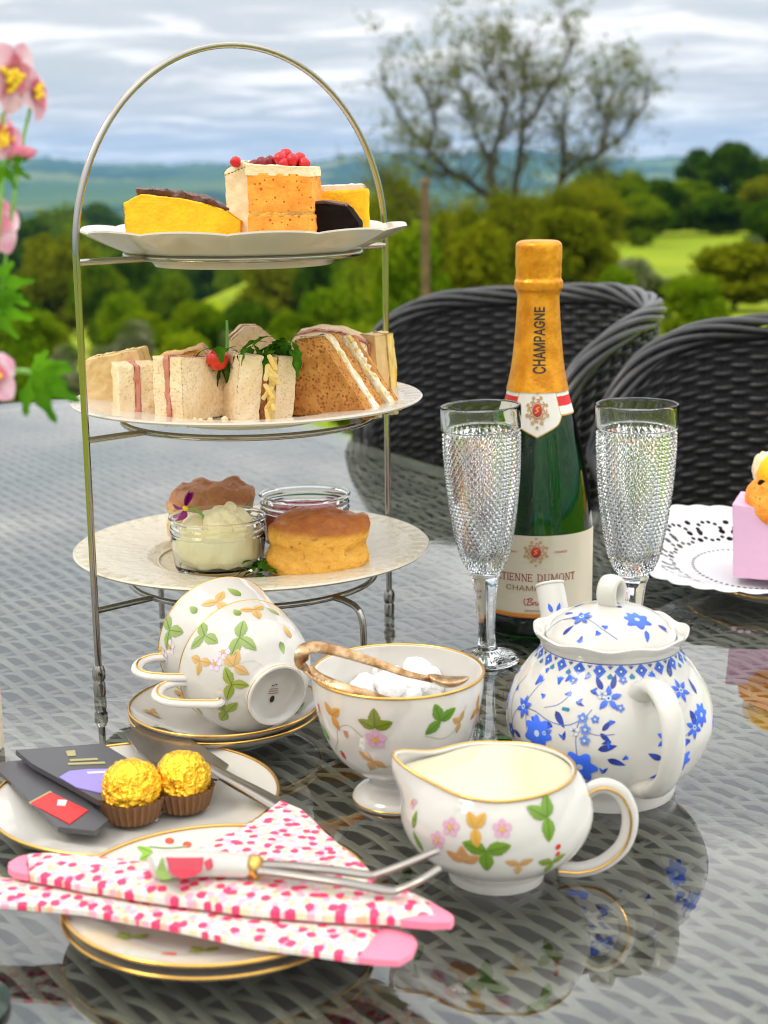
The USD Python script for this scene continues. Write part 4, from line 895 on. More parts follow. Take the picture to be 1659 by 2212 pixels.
n1 = np.cross(np.gradient(up_arm, axis=0), [.1, -.6, .8]); 
part(tg, 'upper_arm', tube(up_arm, wd, 12, flat=.3, up=np.tile([.05, -.75, .65], (60, 1))), 'tong_silver')
part(tg, 'lower_arm', tube(lo_arm, np.linspace(.0036, .0026, 40), 12, flat=.3, up=np.tile([.05, -.75, .65], (40, 1))), 'tong_silver')
sp = trimesh.creation.icosphere(3, 1.0); sv = np.array(sp.vertices) * [.0125, .0065, .0030]; sv[:, 2] += .30 * (sv[:, 0] ** 2 + sv[:, 1] ** 2) / .0125
part(tg, 'spoon', xf(trimesh.Trimesh(sv, sp.faces), P(968, 1474, bh - .003) - o, rotz(-.12) @ roty(.05)), 'tong_silver', smooth=True)

# cream jug
jx, jy = P(1072, 1888)[:2]
jug = thing('cream_jug', 'white china cream jug full of milk, handle to the right', 'jug', (jx, jy, 0))
jh = zfor(jx, jy, 1658)
oj = [tuple(q) for q in spline([(.0265, .0), (.0272, .003), (.0285, .007), (.0370, .0130), (.0470, .0220), (.0522, .0330), (.0525, .0430), (.0485, .0540), (.0445, .0600), (.0430, jh - .001), (.0433, jh)], 50)]
SPOUT = -math.pi / 2 - .10                       # the spout points left
def lip(ph, r, z):
    k = sstep(z, jh - .020, jh); d = (ph - SPOUT + math.pi) % (2 * math.pi) - math.pi; w = np.exp(-(d / .33) ** 2)
    return r + k * (.0140 * w - .002 * np.exp(-((np.abs(d) - .75) / .35) ** 2)), z + k * (.0065 * w + .002 * np.abs(np.cos(d)) - .002)
ij = [(.0425, jh + .0005)] + [(max(r - .0019, 0), z) for r, z in oj[::-1] if z > .012] + [(.0, .012)]
part(jug, 'body', lathe([(0, .003), (.022, .003), (.0245, .0)] + oj + ij, 160, lip), 'porcelain', smooth=50)
def lipfn(p):
    ph = np.arctan2(p[:, 0], -p[:, 1]); r, z = lip(ph, np.full(len(p), .0429), np.full(len(p), jh + .0002)); return np.stack([r * np.sin(ph), -r * np.cos(ph), z], 1)
gold_line(jug, .0429, jh, .0008, fn=lipfn)
def lipmilk(ph, r, z): r2, z2 = lip(ph, r, np.full_like(z, jh - .001)); return r + (r2 - r) * (r > .03) * .85, z
solid('milk', 'pale milk filling the cream jug', 'milk', lathe([(0, jh - .0030), (.02, jh - .0030), (.036, jh - .0030), (.0416, jh - .0026)], 120, lipmilk), 'milk', True, (jx, jy, 0))
hp = spline([D(x, y, jy - .004) for x, y in [(1218, 1772), (1240, 1764), (1252, 1735), (1275, 1706), (1308, 1697), (1342, 1716), (1361, 1765), (1348, 1822), (1305, 1862), (1255, 1878), (1205, 1876)]], 70) - np.array([jx, jy, 0])
part(jug, 'handle', tube(hp, np.interp(np.linspace(0, 1, 70), [0, .12, .5, 1], [.0042, .0034, .0048, .0044]), 14, flat=.72, up=np.tile([0, 1., 0], (70, 1))), 'porcelain', smooth=True)
part(jug, 'gilt_handle', tube(hp + np.array([0, -.0040, 0]), .0007, 6), 'gold')
TJ = Turned(oj, (jx, jy, 0)); pr = Prints()
put(TJ, pr, flower(1.0), 975, 1788); put(TJ, pr, flower(.95), 945, 1815); put(TJ, pr, flower(1.0), 1086, 1790)
put(TJ, pr, trefoil(1.3 * .85, (.66, .36, .05), (30, -30, 190), (.5, .28, .05)), 1026, 1790)
put(TJ, pr, trefoil(1.3 * 1.15, (.14, .26, .015), (75, -75, 180)), 1052, 1840); put(TJ, pr, trefoil(1.3 * 1.1, (.16, .30, .02), (55, -20, 175)), 1180, 1765)
put(TJ, pr, [(Point(0, 0).buffer(1.6), RED), (Point(-.6, 4.6).buffer(1.7), RED)], 1205, 1845); put(TJ, pr, flower(.8), 892, 1732)
put(TJ, pr, petal_leaf(1.3 * 1.2, (.15, .27, .02), 3.4), 893, 1790); put(TJ, pr, petal_leaf(1.3 * 1.5, (.14, .26, .02), 3.2), 915, 1840, turn=25)
put(TJ, pr, trefoil(1.3 * .9, (.55, .28, .1), (60, -60, 0), (.4, .2, .08)), 1000, 1862); put(TJ, pr, trefoil(1.3 * .9, (.20, .27, .03), (70, -70, 180)), 1190, 1862, .9); put(TJ, pr, trefoil(1.3 * .7, (.58, .36, .14), (70, -70, 180), (.4, .2, .08)), 1120, 1868)
pr.build(jug, 'floral_print')

# saucers and the two nested cups lying on them
sx_, sy_ = P(487, 1588)[:2]
def saucer(label, z0):
    t = thing('saucer', label, 'saucer', (sx_, sy_, z0))
    po = [(0, .002), (.030, .002), (.032, 0), (.035, 0), (.037, .003), (.050, .0075), (.0605, .0135), (.0652, .0175), (.0657, .0184)]
    part(t, 'body', lathe(po + [(.0650, .0188), (.0600, .0150), (.048, .0088), (.036, .0050), (.024, .0045), (0, .0045)], 110), 'porcelain', smooth=50)
    gold_line(t, .0653, .0186, .0010)
    T = Turned([(.020, .0046), (.036, .0051), (.048, .0089), (.0600, .0151), (.0648, .0186)], (sx_, sy_, z0)); pr = Prints()
    for q in (-2.4, -1.6, -.95, -.4, .3, 1.0, 1.7, 2.5): pr.add(T.lay([(turned(g_, 90), c) for g_, c in trefoil(.8, GREEN if int(q * 10) % 2 else (.58, .34, .12))], (q, T.s[-1] * .66), off=-.0006))
    # the saucer's face looks up: lay on the inner side
    pr.V = [v + np.array([0, 0, .0009]) for v in pr.V]; pr.build(t, 'floral_print'); return t
saucer('lower of the two gilt edged saucers under the lying cups', 0.0)
saucer('upper of the two gilt edged saucers, touching the lying cups', 0.0052)
foot_dir = np.array([.52, -.834, -.166]); foot_dir /= np.linalg.norm(foot_dir)
img_left = -RT * .96 - UP * .02
RC = frame_from(-foot_dir, img_left - foot_dir * (img_left @ foot_dir))
def cup(label, c):
    o = c + foot_dir * .056                       # the foot's centre
    t = thing('teacup', label, 'cup', tuple(o), RC)
    oc = [tuple(q) for q in spline([(.0212, 0), (.0214, .003), (.0200, .0065), (.0245, .0100), (.0330, .0165), (.0395, .0265), (.0430, .0385), (.0444, .0500), (.0450, .0560)], 50)]
    ic = [(.0444, .0563)] + [(max(r - .0016, 0), z) for r, z in oc[::-1] if z > .011] + [(0, .0105)]
    part(t, 'body', lathe([(0, .0070), (.0120, .0066), (.0175, .0046), (.0192, .0010), (.0200, 0)] + oc + ic, 110), 'porcelain', smooth=50)
    gold_line(t, .0447, .0562, .0007); gold_line(t, .0213, .0022, .0004, 'gilt_foot')
    hp = spline([(.041, 0, .0490), (.050, 0, .0535), (.060, 0, .0525), (.0665, 0, .0440), (.0640, 0, .0340), (.055, 0, .0250), (.045, 0, .0180), (.038, 0, .0135), (.0345, 0, .0150)], 60)
    part(t, 'handle', tube(hp, .0040, 14, flat=.62, up=np.tile([0, 1., 0], (60, 1))), 'porcelain', smooth=True)
    [part(t, 'gilt_handle', tube(hp + np.array([0, sg_ * .0026, 0]), .0007, 6), 'gold') for sg_ in (-1, 1)]
    return t, Turned(oc, o, RC)
cz = P(519, 1427, .0)  # direction only
c_front = D(517, 1430, 1.016); c_front[2] = max(c_front[2], .0555)
fc, TCU = cup('front one of two nested china cups lying on their side, its foot towards the viewer', c_front)
bc, TC2 = cup('rear one of two nested china cups lying on their side, mostly behind the front cup', c_front - foot_dir * .033 + np.array([0, 0, .0035]))
pr = Prints()
lg, oc_ = (.28, .38, .10), (.66, .42, .15)
put(TCU, pr, trefoil(1.4 * 1.15, lg, (-40, 115, 200)), 517, 1378); put(TCU, pr, flower(1.0, (.78, .66, .74)), 481, 1408); put(TCU, pr, flower(1.0, (.78, .66, .74)), 464, 1434); 
put(TCU, pr, trefoil(1.4 * .8, oc_, (10, 100, 200), (.5, .3, .1)), 433, 1428); put(TCU, pr, trefoil(1.4 * .85, oc_, (70, -60, 170), (.5, .3, .1)), 550, 1318)
put(TCU, pr, trefoil(1.4 * .9, oc_, (-10, -60, 190), (.5, .3, .1)), 505, 1440); put(TCU, pr, trefoil(1.4 * .95, (.30, .36, .06), (80, -40, 200)), 502, 1478); put(TCU, pr, trefoil(1.4 * .95, (.30, .38, .06), (40, -60, 220)), 490, 1538)
put(TCU, pr, trefoil(1.4 * 1.15, lg, (-20, 70, 190)), 443, 1373, .95); put(TCU, pr, petal_leaf(1.4 * 1, lg, 4), 518, 1330); put(TCU, pr, petal_leaf(1.4 * 1.2, lg, 4), 604, 1330, turn=40); put(TCU, pr, petal_leaf(1.4 * 1.2, oc_, 4), 628, 1380, turn=20)
put(TCU, pr, petal_leaf(1.4 * 1.0, lg, 4), 605, 1385, turn=200); put(TCU, pr, petal_leaf(1.4 * 1.3, lg, 4), 430, 1530, turn=60)
put(TCU, pr, [(stem([(-12, 8), (-4, -2), (6, -8), (12, -16)], .14), (.55, .56, .50))], 515, 1420)
pr.build(fc, 'floral_print')
pr = Prints()
put(TC2, pr, trefoil(1.4 * 1.15, lg, (-30, 100, 200)), 366, 1362); put(TC2, pr, flower(1.0, (.78, .66, .74)), 368, 1398); put(TC2, pr, flower(1.0, (.78, .66, .74)), 354, 1418); put(TC2, pr, trefoil(1.4 * .9, oc_, (-50, 60, 190), (.5, .3, .1)), 470, 1300)
put(TC2, pr, petal_leaf(1.4 * 1.3, lg, 4), 520, 1288, turn=25); put(TC2, pr, trefoil(1.4 * .7, oc_, (10, 100, 200), (.5, .3, .1)), 337, 1405); put(TC2, pr, petal_leaf(1.4 * 1, lg, 4), 425, 1325); put(TC2, pr, trefoil(1.4 * .9, lg), 360, 1500)
pr.build(bc, 'floral_print')
mk = Prints(); mkv = []
class Flat_:                                      # the maker's mark under the foot of the front cup
    pass
def foot_mark():
    V, F, T, k = [], [], [], 0
    for g_, c in [(affinity.scale(Point(0, -5.2).buffer(1), 1.7, 2.5), (.02, .02, .02))] + [(sbox(-4.2 + i * .5, y, 4.2 - i * .7, y + .45), (.22, .06, .04)) for i, y in enumerate((-1.2, .4, 2.0))] + [(affinity.rotate(sbox(-.2, 3.6, .2, 6.0), -20, origin=(0, 4.8)), (.03, .03, .03)), (Point(-1.5, 4.8).buffer(.55), (.03, .03, .03)), (Point(1.5, 5.2).buffer(.55), (.03, .03, .03))]:
        v, f = trimesh.creation.triangulate_polygon(g_, engine='earcut'); V.append(np.c_[v * .001, np.zeros(len(v))]); F.append(f + k); T.append(np.tile(c, (len(v), 1))); k += len(v)
    V = np.vstack(V); up_l = RC.T @ UP; up_l[2] = 0; up_l /= np.linalg.norm(up_l); rt_l = np.cross(up_l, [0, 0, -1.0])
    P3 = rt_l[None] * V[:, :1] + up_l[None] * V[:, 1:2] + np.array([0, 0, .0062]); part(fc, 'maker_mark', trimesh.Trimesh(P3, np.vstack(F), process=False), 'print', True, tint=np.vstack(T))
foot_mark()

# teapot
tx, ty = P(1312, 1700)[:2]
pot = thing('teapot', 'round white teapot with blue flower print and a loop on its lid', 'teapot', (tx, ty, 0))
tz = lambda py: zfor(tx, ty, py)
zb_, zr = tz(1545), tz(1372)
op = [tuple(q) for q in spline([(.0415, .0), (.0425, .004), (.0425, .009), (.0455, .013), (.0560, .024), (.0630, .040), (.0640, .052), (.0605, .067), (.0520, .081), (.0455, .0885), (.0428, .094), (.0425, zr - .006), (.0440, zr - .001)], 70)]
def frill(ph, r, z):
    k = sstep(r, .0415, .047) * (z > zr - .006); return r * (1 + .012 * k * np.sin(ph * 9)), z + .0011 * k * np.sin(ph * 9)
part(pot, 'body', lathe([(0, .004), (.036, .004), (.039, 0)] + op + [(.0472, zr + .0028), (.0478, zr + .0042), (.0466, zr + .0050), (.0425, zr + .0022), (.0395, zr), (.0385, zr - .01), (.055, .06), (0, .006)], 180, frill), 'porcelain', smooth=50)
ol = [tuple(q) for q in spline([(.0400, zr + .0015), (.0385, zr + .0045), (.0330, zr + .0105), (.0230, zr + .0160), (.0120, zr + .0190), (.0070, zr + .0205), (0.0, zr + .0208)], 30)]
part(pot, 'lid', lathe([(.0400, zr + .0005)] + ol, 110), 'porcelain', smooth=50)
kz = zr + .0195; lp = [(.0068 * math.sin(a), 0, kz + .0078 - .0085 * math.cos(a)) for a in np.linspace(.30, 2 * math.pi - .30, 40)]
part(pot, 'lid_loop', tube(np.array(lp) @ rotz(.95).T, .0030, 14, flat=2.2, up=np.tile(rotz(.95) @ [0, 1.0, 0], (40, 1))), 'porcelain', smooth=True)
HA = .27                                          # handle turns to the viewer's right front
hd_ = np.array([math.sin(HA), -math.cos(HA), 0]); hu = np.array([0, 0, 1.0])
hc = [(.050, .080), (.060, .0865), (.073, .0865), (.086, .077), (.0905, .060), (.0855, .042), (.074, .029), (.062, .0225), (.052, .0215)]
hp = spline(np.array([hd_ * r + hu * z for r, z in hc]), 60); hs = np.cross(hd_, hu)
part(pot, 'handle', tube(hp, np.interp(np.linspace(0, 1, 60), [0, .15, .5, .85, 1], [.0075, .0050, .0045, .0048, .0075]), 16, flat=1.55, up=np.tile(hs, (60, 1))), 'porcelain', smooth=True)
so = D(1212, 1290, 0.99) - np.array([tx, ty, 0]); sdir = so.copy(); sdir[2] = 0; sdir /= np.linalg.norm(sdir)
stz = so[2]; sp_ = spline(np.array([sdir * .050 + hu * .042, sdir * .068 + hu * .055, sdir * .076 + hu * .078, sdir * .082 + hu * (stz - .016), sdir * .092 + hu * (stz + .004)]), 40)
part(pot, 'spout', tube(sp_, np.interp(np.linspace(0, 1, 40), [0, .4, .8, 1], [.019, .0125, .0097, .0095]), 24, caps=False), 'porcelain', smooth=50)
part(pot, 'spout_lip', xf(tube([(.0090 * math.cos(a), .0090 * math.sin(a), 0) for a in np.linspace(0, 2 * math.pi, 40, endpoint=False)], .0012, 10, closed=True), sp_[-1], frame_from(sp_[-1] - sp_[-2])), 'porcelain', smooth=True)
for q_, tn in ((-.5, 20), (.1, -15), (.7, -50)):
    pq_ = sp_[30] + hd_ * 0; fr = frame_from(np.cross(sp_[31] - sp_[29], RT) * -1, RT); lf = leaf_shape(7, 3, 1); v_, f_ = trimesh.creation.triangulate_polygon(affinity.rotate(lf, tn, origin=(0, 0)), engine='earcut'); v_ = v_ * .001; v_[:, 0] += q_ * .006
    zz_ = np.sqrt(np.maximum((.0101) ** 2 - v_[:, 0] ** 2, 1e-8)); w3 = np.c_[v_[:, 0], v_[:, 1], zz_]; part(pot, 'spout_print', xf(trimesh.Trimesh(w3, f_, process=False), pq_, fr), 'print', smooth=True, tint=np.tile((.03, .10, .55), (len(w3), 1)))
TP = Turned(op, (tx, ty, 0)); TLd = Turned(ol, (tx, ty, 0)); pr = Prints()
BL, DB, TE = (.03, .12, .68), (.025, .05, .32), (.02, .20, .34)
gs = lambda pts, w=.25: [(stem(pts, w), (.10, .16, .48))]
# vine stems and flowers on the belly
put(TP, pr, gs([(-14, -16), (-9, -4), (0, 0), (10, 1), (22, -2), (34, -2), (44, 4), (48, 9)], .28), 1134, 1530); put(TP, pr, gs([(0, 0), (3, 9), (7, 18)]), 1136, 1520); put(TP, pr, gs([(0, 0), (9, 4), (15, 11), (20, 20)]), 1175, 1528)
put(TP, pr, gs([(0, 0), (-2, -10), (-1, -24), (2, -34)]), 1258, 1545); put(TP, pr, gs([(0, 0), (3, -8), (8, -14)]), 1136, 1545); put(TP, pr, gs([(0, 0), (8, -2), (18, -1)]), 1262, 1578); put(TP, pr, gs([(0, 0), (-6, 9), (-8, 20), (-5, 30)]), 1108, 1560)
put(TP, pr, star(1.22 * 1.0, BL, 6), 1134, 1527, off=.0006); put(TP, pr, bell(1.22 * 1.2, BL), 1156, 1478, turn=-20); put(TP, pr, bell(1.22 * .9, BL), 1207, 1480, turn=10); put(TP, pr, bell(1.22 * .9, BL), 1221, 1472, turn=-30); put(TP, pr, bell(1.22 * .8, BL), 1222, 1500, turn=-70)
put(TP, pr, petal_leaf(1.22 * 1.5, DB), 1200, 1535, turn=-140); put(TP, pr, petal_leaf(1.22 * 1.4, DB), 1097, 1497, turn=-20); put(TP, pr, petal_leaf(1.22 * 1.0, DB), 1100, 1500, turn=30)
put(TP, pr, star(1.22 * 1.1, BL, 5), 1316, 1510, off=.0006); put(TP, pr, petal_leaf(1.22 * 1.3, DB), 1300, 1492, turn=30); put(TP, pr, petal_leaf(1.22 * 1.3, DB), 1322, 1490, turn=-15); put(TP, pr, flower(.55, (.62, .66, .74), core=(.15, .2, .3)), 1300, 1502, off=.0007)
put(TP, pr, [(Point(q * 1.4, 0).buffer(1.2), TE) for q in (-1, 0, 1)], 1222, 1532)
for x, y in ((1258, 1550), (1264, 1575), (1262, 1600)): put(TP, pr, flower(.62, (.12, .26, .72), core=(.6, .66, .8)), x, y, off=.0006)
put(TP, pr, flower(.62, (.70, .72, .76), core=(.12, .2, .3)), 1242, 1578, off=.0006); put(TP, pr, petal_leaf(1.22 * 1.1, DB), 1300, 1580, turn=-40); put(TP, pr, petal_leaf(1.22 * 1.1, DB), 1298, 1585, turn=-130)
put(TP, pr, bloom(.92 * 2.0, BL, 7), 1160, 1585, off=.0004); put(TP, pr, bloom(.92 * 1.5, DB, 5), 1105, 1575, .6); put(TP, pr, bloom(.92 * 2.0, BL, 6), 1252, 1655, off=.0004); put(TP, pr, petal_leaf(1.22 * 1.5, DB), 1290, 1620, turn=-75); put(TP, pr, petal_leaf(1.22 * 1.5, DB), 1310, 1640, turn=-110)
put(TP, pr, petal_leaf(1.22 * 1.3, DB), 1112, 1450, turn=-60); put(TP, pr, petal_leaf(1.22 * 1.2, DB), 1126, 1592, turn=80)
for x, y, k, tn, sc in ((1420, 1470, 'b', 40, 1), (1448, 1462, 'l', -30, 1.4), (1470, 1490, 's', 0, .9), (1462, 1520, 'l', 160, 1.5), (1440, 1545, 'l', 30, 1.7), (1448, 1560, 'l', -50, 1.6), (1490, 1535, 'l', 200, 1.4), (1500, 1570, 's', 0, .9), (1440, 1595, 's', 0, .9), (1470, 1600, 'l', 20, 1.4), (1490, 1600, 'b', 90, 1.2), (1430, 1640, 'l', 60, 1.2), (1468, 1650, 'm', 0, 1.1), (1505, 1500, 'l', 0, 1.2), (1425, 1500, 'b', -40, .9), (1515, 1545, 'm', 0, .9), (1440, 1670, 'l', 100, 1.3)):
    put(TP, pr, {'b': bell(1, BL), 'l': petal_leaf(1, DB), 's': star(1, BL, 6), 'm': bloom(1, BL, 7)}[k], x, y, sc * 1.4, tn)
put(TP, pr, gs([(0, -16), (2, -4), (-1, 6), (3, 18)]), 1470, 1560); put(TP, pr, gs([(-8, -10), (2, -2), (12, 2)]), 1470, 1590)
for a in np.arange(1.3, 5.6, .42): pr.add(TP.lay([star(1, BL, 6), bloom(1, BL, 7), bell(1.3, BL)][int(a * 10) % 3], (a, TP.s[-1] * (.45 + .12 * math.sin(a * 7)))))
g_ = np.random.default_rng(31)
for x, y in ((1180, 1455), (1240, 1470), (1275, 1490), (1150, 1560), (1195, 1570), (1215, 1600), (1130, 1625), (1185, 1630), (1225, 1640), (1285, 1555), (1330, 1560), (1320, 1600), (1345, 1640), (1300, 1670), (1275, 1690), (1265, 1455), (1290, 1450), (1120, 1480), (1170, 1500), (1245, 1515), (1345, 1470), (1340, 1530)):
    k_ = g_.integers(0, 3); tn = float(g_.random() * 360)
    put(TP, pr, [petal_leaf(.95, DB) + [(turned(p_, 70, 1.0, 1.2), c_) for p_, c_ in petal_leaf(.8, BL)], bell(.75, BL), flower(.5, (.10, .22, .70), core=(.55, .62, .8))][k_], x, y, 1.0, tn, .0003)
# neck band of lozenges
sN = s_of(TP, .0925); nl = 22
sN = float(TP.s[np.argmin(np.abs(TP.p[:, 1] - .0915))])
for i in range(nl):
    a = 2 * math.pi * i / nl
    pr.add(TP.lay([(Polygon([(0, 4.6), (4.0, 0), (0, -4.6), (-4.0, 0)]), (.03, .13, .62)), (Polygon([(0, 2.0), (1.7, 0), (0, -2.0), (-1.7, 0)]), (.03, .06, .30)), (Polygon([(0, .9), (.8, 0), (0, -.9), (-.8, 0)]), (.70, .76, .84))], (a, sN)))
    pr.add(TP.lay([(Polygon([(0, -1.0), (-1.9, -3.2), (-1.2, -4.8), (1.2, -4.8), (1.9, -3.2)]), TE), (Polygon([(0, 1.0), (-1.9, 3.0), (0, 4.8), (1.9, 3.0)]), (.05, .08, .30))], (a + math.pi / nl, sN)))
pr.add(TP.lay([(sbox(-134, 4.7, 134, 5.4), (.05, .09, .42))], (0, sN)))
pr.build(pot, 'blue_print')
pr = Prints()
put(TLd, pr, star(1.22 * .95, BL, 6), 1258, 1335, off=.0006); put(TLd, pr, bloom(.92 * 1.6, BL, 7), 1376, 1338); put(TLd, pr, gs([(-14, -6), (-4, 2), (6, 0), (14, -6), (20, -12)]), 1262, 1340); put(TLd, pr, gs([(-14, -12), (-8, 2), (2, 8)]), 1225, 1350)
put(TLd, pr, petal_leaf(1.22 * 1.2, DB), 1215, 1372, turn=-20); put(TLd, pr, bell(1.22 * .7, BL), 1300, 1352, turn=-110); put(TLd, pr, bell(1.22 * .7, BL), 1288, 1362, turn=-150); put(TLd, pr, bell(1.22 * .8, BL), 1258, 1375, turn=180); put(TLd, pr, petal_leaf(1.22 * 1.1, DB), 1222, 1325, turn=-60)
put(TLd, pr, petal_leaf(1.22 * 1.1, BL), 1395, 1362, turn=160); put(TLd, pr, petal_leaf(1.22 * 1.0, DB), 1420, 1350, turn=200); put(TLd, pr, petal_leaf(1.22 * .9, DB), 1345, 1312, turn=60); put(TLd, pr, petal_leaf(1.22 * .9, DB), 1440, 1360, turn=40); put(TLd, pr, petal_leaf(1.22 * 1.0, BL), 1240, 1312, turn=40)
pr.build(pot, 'lid_print')
# ------------------------------------------------------------------ sandwiches on the middle tier
ZM = .1935 + .0060
def up_slab(T, name, outline, thick, base, n, mat, seed, lean=0.0, amp=.0007, edge=.0040, it=3, label=None):
    """A slice standing on its edge: outline in (along, up) metres, thickness along n from base."""
    n = np.array([n[0], n[1], 0.0]); n /= np.linalg.norm(n); u = np.cross([0, 0, 1.0], n)
    R = np.stack([u, [0, 0, 1.0], n], 1)
    if lean: R = frame_axis(u, lean) @ R
    m = soft_prism(outline, thick, edge, it, amp, 190, seed)
    part(T, name, xf(m, base, R), mat, smooth=True, label=label)
def frame_axis(a, t):
    a = np.asarray(a, float) / np.linalg.norm(a); K = np.array([[0, -a[2], a[1]], [a[2], 0, -a[0]], [-a[1], a[0], 0]]); return np.eye(3) + math.sin(t) * K + (1 - math.cos(t)) * K @ K
def sandwich(name, label, base, n, outline, layers, lean=0.0, seed=0, grow=None):
    """layers: [(part name, thickness, material, inset)] stacked along n."""
    t = thing(name, label, 'sandwich', tuple(base)); o = 0.0; n = np.asarray(n, float); n3 = np.array([n[0], n[1], 0]) / np.hypot(n[0], n[1]); u = np.cross([0, 0, 1.0], n3)
    Rl = frame_axis(u, lean) if lean else np.eye(3); nn = Rl @ n3
    for i, (pn, th, mt, ins) in enumerate(layers):
        pl = Polygon(outline)
        pl = pl.buffer(-ins) if ins >= 0 else pl.buffer(-ins, join_style=2)
        if ins > 0: pl = affinity.translate(pl, 0, -ins * .8)
        up_slab(t, pn, pl, th, nn * o, n3, mt, seed + i, lean, amp=.0011 if 'slice' in pn else .0022, it=3 if 'slice' in pn else 2)
        o += th
    return t
def mp(px, py, dz=0.0): return P(px, py, ZM + dz)
sl = lambda t=.012, m='bread_white': ('bread_slice', t, m, 0.0)
r4 = lambda w, h, dx=0.0, dw=0.0: [(-w / 2, 0), (w / 2, 0), (w / 2 - dw, h), (-w / 2 + dx, h)]
# pale crustless one at the far left: broad side to the viewer
sandwich('sandwich', 'pale crustless sandwich at the far left, broad smooth side to the viewer', mp(268, 888), (.10, .99), [(-.026, 0), (.031, 0), (.030, .040), (-.013, .048)], [('bread_slice', .013, 'bread_crust', 0), ('filling', .005, 'cheese', -.0008), ('bread_slice', .013, 'bread_crust', 0)], seed=1)
# two ham ones, cut side to the viewer
b0 = mp(259, 908)
sandwich('sandwich', 'small white ham sandwich, narrow cut side forward with a pink ham line', b0, (.96, .28), [(0, 0), (.042, 0), (.042, .040), (0, .041)], [sl(.0125), ('ham', .0038, 'ham', -.0006), sl(.0145)], seed=11)
b0 = mp(336, 909)
sandwich('sandwich', 'larger white ham sandwich, its broad crumb side facing right', b0 + np.array([0, -.004, 0]), (.84, -.54), [(0, 0), (.062, 0), (.060, .043), (0, .050)], [sl(.0125), ('ham', .0040, 'ham', -.0008), sl(.0115)], seed=21)
# chutney and cheese one in the middle
b0 = mp(508, 913)
sandwich('sandwich', 'white sandwich in the middle of the tier filled with dark chutney and yellow cheese', b0, (.93, .36), [(0, 0), (.045, 0), (.045, .050), (-.002, .051)], [sl(.0185), ('chutney', .0050, 'chutney', .0012), ('cheese', .0062, 'cheese', .0004), sl(.0150)], lean=0.10, seed=31)
t_ = '/World/' + 'sandwich_003'
gsh = np.random.default_rng(12)
for i in range(9):
    z = .004 + .044 * gsh.random(); q = b0 + np.array([.021 + .006 * gsh.random() + z * .10, -.0015 - .003 * gsh.random(), z])
    part(t_, 'cheese_shred', xf(rough(rbox((.0035, .0030, .013), .0012, 3), .0006, 300, i), q - b0, rotx(gsh.random() * 1.0 - .5) @ roty(gsh.random() * 1.6 - .8)), 'cheese', smooth=True)
# brown egg triangles
tri = [(-.040, 0), (.036, 0), (.0355, .004), (-.006, .0600), (-.026, .0575)]
b0 = mp(706, 903)
nb_ = (.44, .90)
sandwich('sandwich', 'brown bread egg sandwich, big triangular face to the viewer', b0 + np.array([0, 0, .001]), nb_, [(-x, y) for x, y in tri][::-1], [('bread_slice', .0115, 'bread_brown', 0), ('egg_filling', .0085, 'egg_mayo', -.0012), ('bread_slice', .0125, 'bread_brown', 0)], seed=41)
b1 = b0 + np.array([nb_[0], nb_[1], 0]) * .0325
sandwich('sandwich', 'second brown bread egg sandwich, squeezed behind the big triangle', b1 + np.array([.004, 0, .001]), nb_, [(-x * .98, y * .94) for x, y in tri][::-1], [('egg_filling', .0065, 'egg_mayo', -.0012), ('bread_slice', .0110, 'bread_brown', 0), ('bread_slice', .004, 'quiche', .001)], seed=51)
g_ = np.random.default_rng(21)
for i in range(26):
    u_ = np.cross([0, 0, 1.0], [nb_[0], nb_[1], 0]); u_ /= np.linalg.norm(u_); tt = g_.random(); e_ = -.036 * (1 - tt) + .006 * tt; zz = .003 + .056 * tt; k_ = (.0150, .0360)[i % 2]
    part('/World/sandwich_004' if i % 2 == 0 else '/World/sandwich_005', 'egg_piece', xf(rough(rbox((.0046, .0046, .0040), .0016, 4), .0009, 260, i), (np.array([nb_[0], nb_[1], 0]) * (k_ if i % 2 == 0 else .0035) + u_ * (e_ - .0010 * g_.random()) + [0, 0, zz]), rotz(i) @ rotx(i * 2.1)), 'egg_mayo' if i % 3 else 'cheese', smooth=True)
sandwich('sandwich', 'pale sandwich slice with yellow filling at the right end of the tier', D(788, 862, 1.262) * [1, 1, 0] + [0, 0, ZM], (.80, .60), [(-.020, 0), (.020, 0), (.006, .053), (-.014, .053)], [('bread_slice', .012, 'bread_crust', 0), ('filling', .007, 'cheese', -.001)], seed=61)
# behind
sandwich('sandwich', 'white ham sandwich lying behind the brown ones, ragged top with ham', D(716, 862, 1.258) * [1, 1, 0] + [0, 0, ZM], (.25, .97), [(-.034, 0), (.034, 0), (.030, .050), (.012, .0545), (-.008, .0525), (-.030, .044)], [sl(.013), ('ham', .005, 'ham', -.001), sl(.013)], seed=71, lean=-.25)
sandwich('sandwich', 'white sandwich corner topping the pile above the rocket leaves', D(556, 862, 1.262) * [1, 1, 0] + [0, 0, ZM], (-.25, .97), [(-.022, 0), (.022, 0), (.020, .050), (.008, .0605), (-.004, .0600), (-.021, .044)], [sl(.010), ('chutney', .003, 'ham', -.0004), sl(.013)], seed=81)
q = D(384, 850, 1.235) * [1, 1, 0] + [0, 0, ZM]
t = thing('quiche', 'golden brown quiche slice behind the ham sandwiches', 'quiche', tuple(q))
part(t, 'filling', rough(xf(soft_prism([(-.028, 0), (.028, 0), (.028, .035), (.018, .046), (.004, .0415), (-.012, .040), (-.027, .031)], .034, .0045, 4, .0022, 90, 3), (0, .034, 0), rotx(math.pi / 2)), .0008, 300), 'quiche', smooth=True)
part(t, 'crust', xf(soft_prism([(-.030, 0), (.030, 0), (.030, .008), (-.030, .008)], .038, .005, 3, .001), (0, .036, 0), rotx(math.pi / 2)), 'bread_crust', smooth=True)
